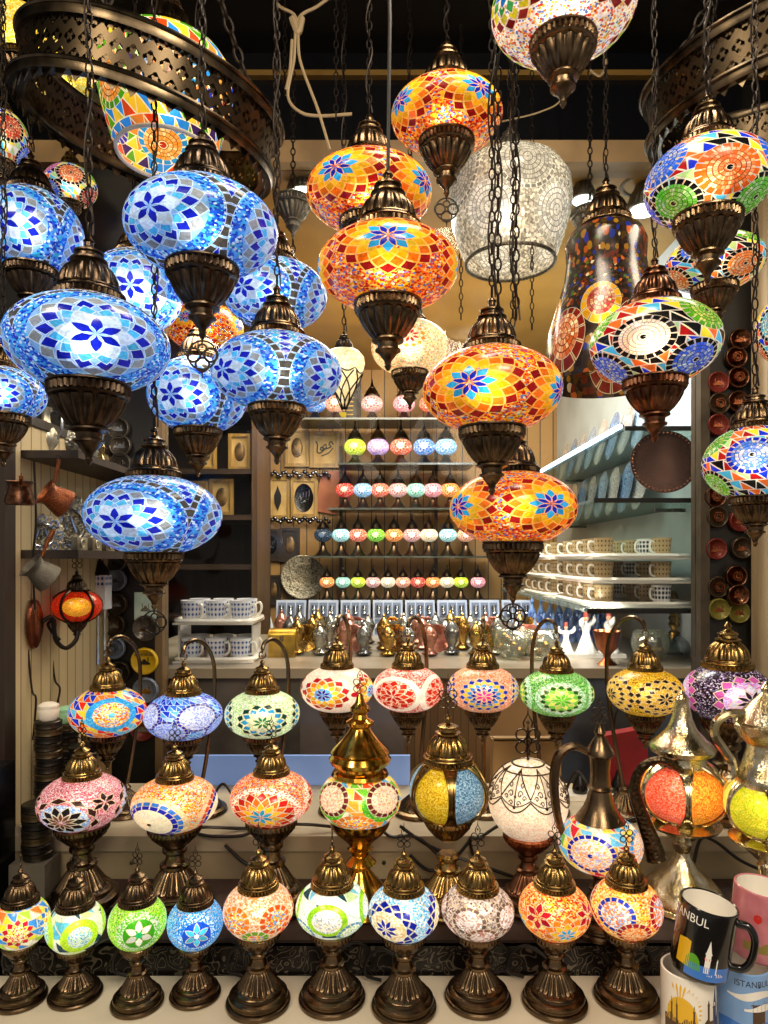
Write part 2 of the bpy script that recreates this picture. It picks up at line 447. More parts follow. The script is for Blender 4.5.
for _k in range(3):
    PENDF.ring((0, 0, -.3 - .0 * _k), .12, .03, n=12, seg=5) if _k == 0 else PENDF.ring(((_k - 1.5) * .5, 0, -.5), .2, .035, n=14, seg=5)
PENDF.ring((0, 0, -.78), .2, .035, n=14, seg=5); PENDF.ring((0, 0, -.5), .42, .03, n=20, seg=5)
PENDF.tube([(0, 0, .05), (0, 0, -.2)], .03, 5); PENDF.tube([(0, 0, -.96), (0, 0, -1.2)], [.035, .01], 5)
PENDF = PENDF.mesh('pendant_finial')
FOOT = MB().lathe([(.47, 0), (.492, .012), (.495, .05), (.48, .07), (.44, .078), (.435, .095), (.45, .11), (.445, .135), (.41, .155), (.37, .165), (.36, .185), (.37, .2), (.35, .215), (.31, .225), (.30, .235, .16, 24), (.27, .27, .16, 24), (.225, .33, .16, 24), (.18, .385, .16, 24),
                   (.155, .42, .08, 24), (.15, .425), (.185, .44), (.185, .465), (.14, .48), (.115, .52), (.11, .57), (.14, .585), (.155, .60), (.155, .63), (.12, .66)], 120)
FOOT = FOOT.mesh('foot')
HOLD = MB().lathe([(.12, .655), (.17, .68, .06, 16), (.24, .74, .06, 16), (.285, .78, .06, 16), (.295, .8), (.31, .82, .05, 40), (.31, .86, .05, 40), (.29, .88), (.24, .87)], 120).mesh('cup')
GLOBE = MB().sphere((0, 0, 0), 1, 56, 30).mesh('glass_globe', 180)
BULBM = MB()
for _r in (.55, .85, 1.2, 1.6): BULBM.sphere((0, 0, 0), _r, 20, 12)  # outer see-through shells are an added soft halo round the bulb
BULBM = BULBM.mesh('bulb', 180)

def chain_mesh(L, r=.0036):
    mb = MB(); p = .0165; n = max(1, int(L / p))
    for i in range(n):
        z = (i + .5) * p
        mb.ring((0, 0, z), .0068, .0018, 'y' if i % 2 else 'x', 10, 4, .8, 1.45)
    return mb.mesh('chain', 60)
def twisted_chain(L, wire=True):
    mb = MB(); p = .0175; n = max(1, int(L / p))
    for i in range(n):
        mb.ring((0, 0, (i + .5) * p), .0055, .0014, 'y' if i % 2 else 'x', 10, 4, .85, 1.75)
    if wire:
        mb.tube([(.006 * math.cos(k * .5), .006 * math.sin(k * .5), k * L / 60) for k in range(61)], .0015, 5)
    return mb.mesh('chain', 60)
ZC = 2.86

def hanging(px, py, w, h, Y, mat, label, group, s=0, rc=.205, ru=.228, metal=None, tilt=0, cord=False, pend=False, zt=None, bulb=BULB, bz=0, name='hanging_mosaic_lamp'):
    """a globe between a fluted cap and a fluted cup, hung on a chain.  w, h are its size in the photograph"""
    metal = metal or BRONZE
    c, W, H = fit(px, py, w, h, Y)
    t = empty(name, c, label, 'lamp', group)
    if tilt: t.rotation_euler = (0, math.radians(tilt), 0)
    gl = put('glass_globe', GLOBE, mat, t, scale=(W, W, H))
    put('bulb', BULBM, bulb, gl, (0, 0, bz), (.24, .24, .30))
    rcw = rc * 2 * W; zc = H * math.sqrt(1 - min(.95, (rcw / W) ** 2))
    put('top_cap', CAP, metal, t, (0, 0, zc - .06 * rcw), rcw)
    ruw = ru * 2 * W; zu = H * math.sqrt(1 - min(.95, (ruw / W) ** 2))
    cu = put('bottom_cup', CUP, metal, t, (0, 0, -zu + .02 * ruw), ruw)
    if pend: put('pendant_finial', PENDF, IRON, cu, (0, 0, -2.08), 1.0)
    top = zc + 1.95 * rcw
    L = ((zt or ZC) - c.z - top)
    if cord:
        ch = MB().tube([(0, 0, 0), (.003, 0, L * .3), (-.002, .002, L * .6), (0, 0, L)], .0032, 6).mesh('power_cord')
        put('power_cord', ch, CORD, t, (0, 0, top))
    else:
        put('chain', twisted_chain(L), IRON, t, (0, 0, top))
    return t
def face(px, Y, s):
    """azimuth, in degrees, of the point of a globe seen at the fraction s of its half-width"""
    X = (px - X0) / F * Y
    return math.degrees(math.atan2(-Y, -X)) + math.degrees(math.asin(s))

# ================================================================== hanging lamps
BG = 'blue and white mosaic hanging lamps'
for i, (px, py, w, h, Y, s, n, lab, kw) in enumerate([
    (29, 231, 112, 96, 1.42, -.5, 3, 'blue mosaic hanging lamp cut by the picture edge, beside the ring chandelier', {}),
    (200, 226, 156, 112, 1.06, -.64, 3, 'large blue mosaic hanging lamp with a star turned aside, directly under the ring chandelier', {'pend': True}),
    (85, 342, 172, 106, .96, .08, 3, 'largest blue mosaic hanging lamp, its dark blue star facing straight out', {}),
    (134, 291, 98, 88, 1.5, -.1, 3, 'small blue mosaic lamp hanging half hidden behind the two biggest blue lamps', {}),
    (275, 294, 104, 78, 1.52, -.62, 3, 'blue mosaic lamp hanging behind the fluted cup of the lamp under the chandelier', {}),
    (197, 395, 102, 80, 1.5, -.52, 3, 'blue mosaic lamp hanging behind and beside the wide low blue one', {}),
    (276, 371, 132, 84, 1.22, -.8, 3, 'wide blue mosaic lamp showing its mirror squares and bead bands, above the back shelves', {}),
    (152, 515, 141, 82, 1.17, -.52, 3, 'lowest blue mosaic hanging lamp, with a big wire ring finial under its cup', {'pend': True}),
    (2, 394, 92, 58, 1.22, -.3, 3, 'blue mosaic lamp cut by the picture edge, hanging above the copper pots', {}),
]):
    W = w / h
    hanging(px, py, w, h, Y, blue('blue_mosaic_%d' % i, face(px, Y, s), n, R=[62, 58, 62, 62, 56, 58, 56, 60, 60][i], s=[20, 26, 28, 19, 20, 20, 24, 25, 18][i]), lab, BG, rc=[.225, .215, .22, .21, .21, .21, .21, .197, .22][i], ru=[.24, .228, .24, .22, .22, .23, .21, .205, .3][i],
            metal=DARKB if i in (0, 1, 2) else BRONZE, **kw)
RG = 'red and orange mosaic hanging lamps'
for i, (px, py, w, h, Y, s, lat, lab, kw) in enumerate([
    (447, 114, 112, 90, 1.42, .58, -4, 'red and orange mosaic hanging lamp, topmost of its cluster, showing two blue stars', {'rc': .245, 'ru': .238, 'pend': True}),
    (369, 191, 126, 92, 1.3, -.5, -6, 'red and orange mosaic lamp just behind a lower one, its cap on a heavy chain', {'rc': .215}),
    (388, 266, 141, 98, 1.08, 0, 2, 'red and orange mosaic hanging lamp on a black cord, pale blue star facing out', {'cord': True, 'rc': .24}),
    (493, 389, 141, 92, 1.12, -.3, -10, 'red and orange mosaic hanging lamp on two long chains, dark blue star near its middle', {}),
    (514, 508, 129, 77, 1.36, .56, 0, 'lowest red and orange mosaic hanging lamp, blue stars at both sides', {'pend': True}),
]):
    hanging(px, py, w, h, Y, red('red_mosaic_%d' % i, face(px, Y, s), lat, s=[22, 24, 26, 26, 25][i]), lab, RG, **kw)
# pale speckled lamp half hidden behind
hanging(410, 347, 78, 60, 1.66, mosaic('pale_speckle', {'t': 'beads', 's': 24, 'p': [('#f8d890', .35), ('#f0a060', .2), ('#e8e0c8', .3), ('#8cb890', .15)], 'g': '#fff0c8', 'edge': .6},
        [dict(n=4, az=face(410, 1.66, 0), R=24, L=[('P', .8, .2, 12, 0, '#f09030'), ('P', .3, .34, 8, 0, '#c81c20')])]), 'pale speckled mosaic lamp with a small red star, half hidden below the black-corded red lamp', RG)
hanging(205, 328, 78, 54, 2.2, red('red_mosaic_7', face(205, 1.72, -.5), s=18, R=30), 'orange mosaic lamp glimpsed behind the cups of the blue lamps', RG, zt=2.55)
# white and speckled, top
WS = [('#f4e8dc', .3), ('#f07038', .18), ('#e8b428', .17), ('#5c7cc0', .17), ('#c83428', .12), ('#fff8f0', .06)]
hanging(565, 4, 148, 128, .92, mosaic('white_speckle', {'t': 'beads', 's': 26, 'p': WS, 'g': '#fff8ec', 'edge': .58},
        [dict(n=4, az=face(565, .92, -.72), lat=-8, R=40, L=[('P', .88, .15, 14, 0, '#7c1018'), ('P', .7, .18, 14, .5, '#d8d020'), ('P', .5, .2, 12, 0, '#38a048'), ('P', .3, .2, 8, .5, '#1a78d8'), ('P', .12, .18, 8, 0, '#1428b0')])]),
        'white speckled mosaic lamp at the very top with a heavy dark copper cup', 'speckled and crystal hanging lamps', ru=.22, metal=BRONZE)
# many coloured lamps on the right
MG = 'many-coloured disc mosaic hanging lamps'
hanging(710, 181, 134, 104, .98, multi('multi_0', face(710, 1.04, .34), ['#f4641c', '#3aa030', '#2a50e0'], ['#2468e8', '#e8d028', '#2468e8'], ['#58b820', '#f0d840', '#58b820'], e1=['#f4641c', K_, K_], R1=29, R2=27, z1=-22, z2=12, z3=-44, off=56), 'many-coloured mosaic hanging lamp with a big orange disc, beside the half ring chandelier', MG, rc=.235, ru=.26)
hanging(716, 262, 104, 66, 1.4, multi('multi_1', face(716, 1.4, -.25), ['#2a6cec', '#e87028', '#40a840'], ['#58b020', '#d84020', '#e8c820'], ['#f08030', '#d0d0e0', '#d86020']), 'many-coloured mosaic lamp with a blue disc, hanging behind the orange disc lamp', MG)
hanging(657, 342, 136, 92, 1.26, multi('multi_2', face(657, 1.26, -.16), ['#fbe2d0', '#2858e0', '#f08830'], ['#5cb020', '#f26020', '#5cb020'], ['#2858e8', '#58a820', '#2858e8'], R1=27, R2=26, z1=-14, z2=22, z3=-42), 'many-coloured mosaic hanging lamp with a pale pink disc ringed in black squares', MG, metal=REDCOP, rc=.2, ru=.235)
hanging(757, 463, 112, 78, 1.1, multi('multi_3', face(757, 1.1, -.05), ['#3a78ec', '#f08030', '#d84020'], ['#f06a24', '#e8d030', '#48a830'], ['#6cc020', '#2858e0', '#6cc020'], R1=27, R2=25, e1=['#1828c0', K_, K_]), 'many-coloured mosaic lamp with blue and lime discs, cut by the picture edge', MG, rc=.23, ru=.24)
hanging(784, 330, 60, 84, 1.22, multi('multi_4', face(784, 1.3, -.4), ['#28a0d0', '#e87028', '#40a840'], ['#58b020', '#d84020', '#e8c820'], ['#f08030', '#d0d0e0', '#d86020']), 'many-coloured mosaic lamp just entering the picture beside the coaster strip', MG)
# top-left clipped lamps
hanging(20, 36, 92, 78, 1.66, mosaic('yellow_star', {'t': 'beads', 's': 22, 'p': [('#f8d81c', .5), ('#f0b818', .3), ('#fff090', .2)], 'g': '#fff4a0', 'edge': .6}, [dict(n=4, az=face(20, 1.66, .6), R=36, L=[('P', .8, .2, 12, 0, '#181408'), ('P', .4, .3, 8, .5, '#181408')])]),
        'golden yellow mosaic lamp with black diamonds in the top corner', 'lamps hanging round the ring chandelier', ru=.24)
hanging(64, 84, 60, 44, 1.86, mosaic('yellow_star_2', {'t': 'beads', 's': 18, 'p': [('#f8e01c', .5), ('#e8b018', .3), ('#fff090', .2)], 'g': '#fff4a0', 'edge': .6}, [dict(n=4, az=face(64, 1.86, .2), R=30, L=[('P', .7, .3, 8, 0, '#ffffff')])]),
        'small yellow mosaic lamp seen through the ring chandelier', 'lamps hanging round the ring chandelier')
hanging(2, 138, 56, 62, 1.5, multi('multi_5', face(2, 1.62, .3), ['#d03020', '#2858e0', '#f08830'], ['#5cb020', '#f26020', '#8048b0'], ['#2858e8', '#58a820', '#2858e8']), 'dark red mosaic lamp at the edge behind the ring chandelier', 'lamps hanging round the ring chandelier', bulb=BULBS)
hanging(70, 186, 56, 48, 1.77, multi('multi_6', face(58, 1.78, 0), ['#e06030', '#2858e0', '#f08830'], ['#5cb020', '#f26020', '#c048b0'], ['#d82838', '#f08a20', '#2858e8']), 'small many-coloured mosaic lamp hanging below the far side of the ring chandelier', 'lamps hanging round the ring chandelier')

def bowl_lamp(px, py, w, Y, prof, mat, label, group, metal, capr, ztop, rims=(), chains=3, bulbz=0, name='bowl_lamp', rimmat=None):
    """an open glass bowl or bell under a metal cap; prof in units of half its width, origin at its middle"""
    c = at(px, py, Y); W = sz(w, Y) / 2
    t = empty(name, c, label, 'lamp', group)
    g_ = put('glass_bowl', MB().shell(prof, 64).mesh('glass_bowl', 180), mat, t, scale=W)
    put('bulb', BULBM, BULB, t, (0, 0, bulbz * W), (.16 * W, .16 * W, .2 * W))
    put('top_cap', CAP, metal, t, (0, 0, ztop * W), capr * W)
    for (r, z) in rims:
        put('rim', MB().ring((0, 0, z), r, .03, 'z', 48, 8).mesh('rim'), rimmat or metal, t, scale=W)
    top = ztop * W + 1.95 * capr * W
    put('chain', twisted_chain(ZC - c.z - top), IRON, t, (0, 0, top))
    return t
CRY = mosaic('crystal_mosaic', {'t': 'beads', 's': 24, 'p': [('#d4ccb4', .45), ('#a8a08c', .3), ('#f0e8d4', .2), ('#807a6a', .05)], 'g': '#8c8678', 'edge': .66},
             [dict(n=5, az=face(510, 1.5, -.35), lat=-18, R=26, L=[('S', .95, .06, 26, 0, '#b8b4a4'), ('C', .85, 5, 30, '#fdfaec', '#9c988a')]),
              dict(n=5, az=face(510, 1.5, -.35) + 36, lat=20, R=26, L=[('S', .95, .06, 26, 0, '#8c887c'), ('C', .85, 6, 40, '#c8c4b4', '#7c786c')])], lit=.8, clear=.35, grout='#f4f0e0')
bowl_lamp(510, 213, 122, 1.66, [(.3, .86), (.55, .82), (.82, .68), (.97, .45), (1.0, .2), (.96, -.1), (.86, -.45), (.76, -.72), (.72, -.82)], CRY,
          'clear crystal mosaic bowl lamp with pale discs, tapering to an open rim', 'speckled and crystal hanging lamps', PEWTER, .3, .84, [(.72, -.82)], bulbz=-.1)
BELL = mosaic('bell_mosaic', {'t': 'beads', 's': 13, 'p': [('#24160e', .36), ('#5c2412', .18), ('#8c6418', .1), ('#1c2c80', .09), ('#a85420', .1), ('#4a3412', .12), ('#c8b890', .03), ('#3c5c1c', .02)], 'g': '#2c241c', 'edge': .55},
              [dict(n=5, az=face(600, 1.52, -.1), lat=-12, R=20, L=[('S', .85, .14, 12, 0, '#e8a818'), ('C', .7, 4, 24, '#9c1c18', '#f0d090'), ('S', 0, .14, 1, 0, '#f8e8b0', .5)]),
               dict(n=5, az=face(600, 1.52, -.1) + 36, lat=-33, R=19, L=[('S', .85, .14, 12, 0, '#7c2018'), ('C', .7, 4, 24, '#c05820', '#fff0c0')])], lit=.5, clear=.3, grout='#c8b890')
bowl_lamp(606, 305, 120, 1.58, [(.38, 1.3), (.58, 1.18), (.66, 1.0), (.64, .7), (.68, .4), (.8, 0), (.94, -.45), (1.0, -.85), (1.0, -1.2), (.97, -1.33)], BELL,
          'dark bell-shaped mosaic lamp flaring to a blue-edged open rim', MG, BRONZE, .42, 1.28, bulbz=-.2)
TAP = mosaic('tapered_mosaic', {'t': 'tri', 's': (22, 10), 'p': [('#f08a30', .2), ('#e84818', .18), ('#58a818', .2), ('#2c8ce0', .14), ('#f4d030', .16), ('#3a2460', .12)], 'g': '#fff0c0', 'e': .05},
             [dict(n=6, az=face(165, 1.36, .05), lat=0, R=24, L=[('S', .9, .12, 16, 0, ['#2c9ce0', '#2c38b0', '#58a818', '#2c9ce0', '#2c38b0', '#58a818']), ('C', .78, 4, 22, '#f0902c', '#fff0a8'), ('S', 0, .16, 1, 0, '#c03018', .5)])], lit=1.0, clear=.25, grout='#fff0c0')
bowl_lamp(166, 110, 136, 1.36, [(.5, .9), (.86, .72), (1.0, .5), (.97, .3), (.88, -.1), (.76, -.5), (.7, -.62), (.69, -.66)], TAP,
          'tapered many-coloured mosaic shade hanging open-mouthed inside the ring chandelier', 'lamps hanging round the ring chandelier', BRONZE, .5, .85, [(.69, -.66)], bulbz=.1, rimmat=CERAMIC)
# lace lantern
LACE = mosaic('cream_lace_glass', {'t': 'beads', 's': 9, 'p': [('#fff2c8', .6), ('#f4e4ac', .4)], 'edge': 1.1}, [], lit=1.0, clear=.15)
c = at(344, 372, 1.6); W = sz(42, 1.6) / 2
t = empty('lace_lantern', c, 'small cream teardrop lantern with black wire lace round its point', 'lamp', 'speckled and crystal hanging lamps')
pr = [(.35, 1.05), (.7, .98), (.95, .7), (1.0, .4), (.9, 0), (.68, -.5), (.42, -1.0), (.2, -1.5), (.06, -1.8), (1e-5, -1.9)]
put('glass_drop', MB().shell(pr, 40).mesh('glass_drop', 180), LACE, t, scale=W)
mb = MB()
def rz(z):
    for (a, b) in zip(pr, pr[1:]):
        if a[1] >= z >= b[1]: return a[0] + (b[0] - a[0]) * (a[1] - z) / (a[1] - b[1])
    return .03
for k in range(7):
    for sgn in (1, -1):
        mb.tube([((rz(z) + .03) * math.cos(k * .9 + sgn * (.0 - z) * .9), (rz(z) + .03) * math.sin(k * .9 + sgn * (0 - z) * .9), z) for z in [-.1 - .17 * i for i in range(11)]], .035, 5)
mb.tube([((rz(-.1 - .12 * abs(math.sin(q / 48 * PI * 7))) + .03) * math.cos(q / 48 * 2 * PI), (rz(-.1) + .03) * math.sin(q / 48 * 2 * PI), .05 - .2 * abs(math.sin(q / 48 * PI * 7))) for q in range(48)], .035, 5, True)
put('wire_lace', mb, IRON, t, scale=W)
put('top_cap', CAP, DARKB, t, (0, 0, .95 * W), .5 * W); put('bulb', BULBM, BULBS, t, (0, 0, .35 * W), .3 * W)
put('chain', twisted_chain(ZC - c.z - 1.9 * W), IRON, t, (0, 0, 1.9 * W))

# ------------------------------------------------------------------ ring chandeliers of pierced brass band
def pierced(name, z0, z1):
    m, nt = newmat(name); g = G(nt)
    out = g.n('ShaderNodeOutputMaterial'); p = g.n('ShaderNodeBsdfPrincipled')
    tc = g.n('ShaderNodeTexCoord'); sp = g.n('ShaderNodeSeparateXYZ'); nt.links.new(tc.outputs['Object'], sp.inputs[0])
    u = g.m('MULTIPLY', g.m('ARCTAN2', sp.outputs[1], sp.outputs[0]), 56 / (2 * PI))
    w = g.m('MULTIPLY', g.m('SUBTRACT', sp.outputs[2], z0), 3.0 / (z1 - z0))
    row = g.m('FLOOR', w)
    fu = g.m('SUBTRACT', g.m('FRACT', g.m('MULTIPLY_ADD', row, .5, g.m('ADD', u, 40.0))), .5); fw = g.m('SUBTRACT', g.m('FRACT', w), .5)
    d1 = g.m('ADD', g.m('ABSOLUTE', fu), g.m('ABSOLUTE', fw))
    pet = g.m('COSINE', g.m('MULTIPLY', g.m('ARCTAN2', fw, fu), 4.0))
    rr = g.m('SQRT', g.m('ADD', g.m('MULTIPLY', fu, fu), g.m('MULTIPLY', fw, fw)))
    hole = g.m('LESS_THAN', g.m('ABSOLUTE', g.m('SUBTRACT', rr, .27)), g.m('MULTIPLY_ADD', pet, .055, .085))
    p.inputs['Metallic'].default_value = 1; p.inputs['Roughness'].default_value = .35; p.inputs['Base Color'].default_value = lin('#4a3f30')
    tr = g.n('ShaderNodeBsdfTransparent'); mx = g.n('ShaderNodeMixShader')
    g.L(hole, mx.inputs[0]); nt.links.new(p.outputs[0], mx.inputs[1]); nt.links.new(tr.outputs[0], mx.inputs[2]); nt.links.new(mx.outputs[0], out.inputs[0])
    return m
RIM = surf('ring_bronze', '#6a5c48', .3, 1, nscale=20, color2='#2c261e')
def ring_chandelier(c, R, hb, rot, label):
    t = empty('ring_chandelier', c, label, 'chandelier', 'pierced ring chandeliers', rot)
    put('pierced_band', MB().shell([(R, -hb / 2), (R * .995, 0), (R, hb / 2)], 96).mesh('pierced_band', 180), pierced('pierced_' + label[:6], -hb / 2, hb / 2), t)
    put('pierced_band', MB().shell([(R * .93, hb / 2), (R * .93, -hb / 2)], 96).mesh('pierced_band', 180), t.children[0].material_slots[0].material, t)
    for z in (-hb / 2, hb / 2):
        mb = MB()
        mb.shell([(R * 1.0, z - .008), (R * 1.035, z - .012), (R * 1.045, z), (R * 1.03, z + .010), (R * .98, z + .012), (R * .92, z + .008), (R * .91, z), (R * .92, z - .008), (R * 1.0, z - .008)], 120)
        mb.ring((0, 0, z + .004), R * 1.045, .0035, 'z', 110, 6)
        put('rim', mb, RIM, t)
    for z, a in ((-hb / 2 - .008, 1), ):
        mb = MB()
        for k in range(48):
            an = 2 * PI * k / 48
            M = Matrix.Rotation(an, 4, 'Z') @ Matrix.Translation((R * .99, 0, z)) @ Matrix.Rotation(PI / 2, 4, 'Z')
            mb.prism([(-.013, .002), (.013, .002), (.006, -.008), (0, -.016), (-.006, -.008)], .002, M)
        put('scalloped_edge', mb, RIM, t)
    Ri = Euler(rot).to_matrix().to_4x4().inverted()
    for k in range(3):
        an = 2 * PI * k / 3 + .5
        a = Vector((R * .96 * math.cos(an), R * .96 * math.sin(an), hb / 2))
        b = Ri @ Vector((.03, -.12, ZC - c[2]))
        n = (b - a); M = Matrix.Translation(a) @ n.to_track_quat('Z', 'Y').to_matrix().to_4x4()
        L = n.length; mb = MB(); p = .026
        for i in range(int(L / p)):
            mb.ring((0, 0, (i + .5) * p), .0105, .0028, 'y' if i % 2 else 'x', 10, 5, .8, 1.45, M=M)
        put('chain', mb.mesh('chain', 60), IRON, t)
    return t
ring_chandelier(at(153, 118, 1.34), .238, .085, (math.radians(7), math.radians(14), 0), 'large pierced bronze ring chandelier hanging over the blue lamps')
ring_chandelier(at(776, 84, 1.34), .235, .085, (math.radians(7), math.radians(-10), 0), 'pierced bronze ring chandelier half cut by the edge, above the orange disc lamp')

# ------------------------------------------------------------------ small spotlights inside the ceiling
def cone_light(px, py, Y, w, lit, label, shade=True):
    c = at(px, py, Y); W = sz(w, Y) / 2
    t = empty('ceiling_spotlight', c, label, 'spotlight', 'spotlights in the shop ceiling')
    hd = MB().lathe([(.3, 1.5), (.5, 1.45), (.6, 1.2), (.75, .9, .1, 18), (1.0, .2, .1, 18), (1.05, 0), (1.0, -.05), (.9, -.05), (.85, .1), (1e-5, .15)], 72)
    put('lamp_head', hd, PEWTER, t, scale=W)
    put('bulb', MB().sphere((0, 0, -.05), (.8, .8, .22), 20, 8).mesh('bulb', 180), glow('spot_' + str(px), '#f4fbf0', lit, False), t, scale=W)
    put('trim_ring', MB().ring((0, 0, 1.5), 1.25, .12, 'z', 32, 8).mesh('trim_ring'), PEWTER, t, scale=W)
    return t
cone_light(583, 200, 2.0, 26, 5, 'small lit spotlight in the tan ceiling behind the crystal lamp')
cone_light(644, 210, 2.0, 34, 12, 'bright white spotlight beside the orange disc lamp')
cone_light(304, 194, 1.985, 34, 14, 'bright round spotlight in the tan ceiling near the chandelier edge')
for (px, py, Y, lab) in ((590, 212, 1.75, 'small grey fluted metal cup hanging on a chain under the lit spotlight'), (293, 200, 1.75, 'small grey fluted metal cup hanging on a chain near the bright spotlight')):
    c = at(px, py, Y)
    t = empty('hanging_metal_cup', c, lab, 'ornament', 'metal cups hanging by the spotlights')
    put('cup', CUP, PEWTER, t, scale=sz(36, Y) / 2)
    put('chain', chain_mesh(ZC - c.z), IRON, t, (0, 0, 0))
    put('lower_chain', chain_mesh(.16), IRON, t, (0, 0, -.0365 * 1.9 - .18))
# tied beige wires hanging from the ceiling
def smooth(pts, n=8):
    P = [Vector(p) for p in pts]; out = []
    for i in range(len(P) - 1):
        p0, p1, p2, p3 = P[max(i - 1, 0)], P[i], P[i + 1], P[min(i + 2, len(P) - 1)]
        for k in range(n):
            t_ = k / n
            out.append(.5 * ((2 * p1) + (p2 - p0) * t_ + (2 * p0 - 5 * p1 + 4 * p2 - p3) * t_ ** 2 + (3 * p1 - p0 - 3 * p2 + p3) * t_ ** 3))
    return out + [P[-1]]
mb = MB()
for path in ([(262, -60), (275, 0), (296, 18), (300, 60), (318, 110), (330, 150)], [(340, -10), (318, 6), (298, 20), (294, 60), (288, 96), (300, 112), (320, 116), (352, 114)], [(292, 40), (290, 70), (286, 90)]):
    mb.tube(smooth([at(x, y, 1.55) for x, y in path]), .0035, 6)
mb.tube(smooth([at(x, y, 1.55) for x, y in ((292, 18), (298, 32), (302, 18))]), .008, 6)
tag(put('hanging_cable', mb, CORDG), 'beige cable tied in a loop hanging from the dark ceiling', 'cable')
mb = MB()
mb.tube(smooth([at(x, y, 1.7) for x, y in ((500, 122), (540, 112), (562, 98), (570, 60), (578, 30))]), .002, 5)
mb.tube(smooth([at(x, y, 1.7) for x, y in ((590, 70), (600, 76), (606, 62), (598, 40))]), .003, 5)
tag(put('hanging_cable', mb, CORDG), 'thin loose wire running behind the topmost speckled lamp', 'cable')
# bare chains for lamps hung higher up
for i, (px, y1, Y, lab) in enumerate(((498, 330, 1.0, 'long black chain with a twisted wire, hanging in front of the crystal lamp'), (516, 320, 1.02, 'long black chain beside the twisted one, in front of the crystal lamp'), (336, 120, 1.5, 'thin black chain among the cords above the red lamps'),
                                     (532, 330, 1.75, 'thin chain hanging behind the crystal lamp over the tan ceiling'), (461, 320, 1.78, 'thin chain hanging between the red lamps over the tan ceiling'), (285, 95, 1.6, 'short chain beside the tied beige cable'))):
    c = at(px, y1, Y)
    tag(put('hanging_chain', twisted_chain(ZC - c.z, i < 2), IRON, None, c), lab, 'chain', 'bare chains hanging from the ceiling')
# ================================================================== table lamps
TZ, BZ, CZB = .768, .823, .904                        # table top, dark step, white board
def finial_flower(parent, z, s, mat=None, rot=0):
    return put('finial', FLOWER, mat or DARKB, parent, (0, 0, z), s, (0, 0, rot))
def cord_part(parent, pts, r=.0028, mat=None):
    return put('power_cord', MB().tube(smooth(pts), r, 6).mesh('power_cord'), mat or CORD, parent)
def table_lamp(px, py, w, h, Y, z0, mat, label, group, metal=None, top=None, fin='flower', rc=.283, s=1.0, cord=None, bulb=BULBS):
    metal = metal or BRASS
    c, W, H = fit(px, py, w, h, Y); W *= 2
    hz = (c.z - z0)                                    # globe centre above the surface
    t = empty('mosaic_table_lamp', (c.x, Y, z0), label, 'lamp', group)
    zs = (hz - H * .86) / .86 / W                      # stretch the foot so that the cup reaches the globe
    put('foot', FOOT, BRONZE, t, scale=(W * .93, W * .93, W * zs))
    put('cup', HOLD, metal if metal is not BRASS else BRONZE, t, scale=(W, W, W * zs))
    gl = put('glass_globe', GLOBE, mat, t, (0, 0, hz), (W / 2, W / 2, H))
    put('bulb', BULBM, bulb, gl, scale=(.3, .3, .34))
    r = rc * W; zc = hz + H * math.sqrt(max(.05, 1 - (2 * rc) ** 2))
    cp = put('top_cap', CAP, top or metal, t, (0, 0, zc - .05 * r), r)
    if fin == 'flower': finial_flower(cp, 1.95, 1.0, IRON, random.uniform(-.5, .5))
    elif fin: put('finial', SPIKE, BRONZE, cp, (0, 0, 1.9), .9)
    if cord: cord_part(t, cord)
    return t
def bds(p, s=20, edge=.6, g='#e8cfa0'): return {'t': 'beads', 's': s * 1.35, 'p': p, 'g': g, 'edge': edge + .1}
def fz(px, Y, s=0): return face(px, Y, s)
def disc(edge, N, beads, dot=None, r0=.8):
    L = [('S', .9, .12, N, 0, edge), ('K', 0, r0, beads)]
    if dot: L.append(('S', 0, .1, 1, 0, dot, .5))
    return L
Y1 = 1.06
P1 = 'small mosaic lamps in the front row'
conf = [(c_, 1) for c_ in ('#f8e8c0', '#f0a030', '#e85020', '#f4d838', '#6aa0d8')]
def front_cord(k):
    s_ = 1 if k % 2 else -1
    return [(0, .03, .05), (.03 * s_, .05, .06), (.055 * s_, .058, .045), (.06 * s_, .06, .015), (.035 * s_, .062, .004)]
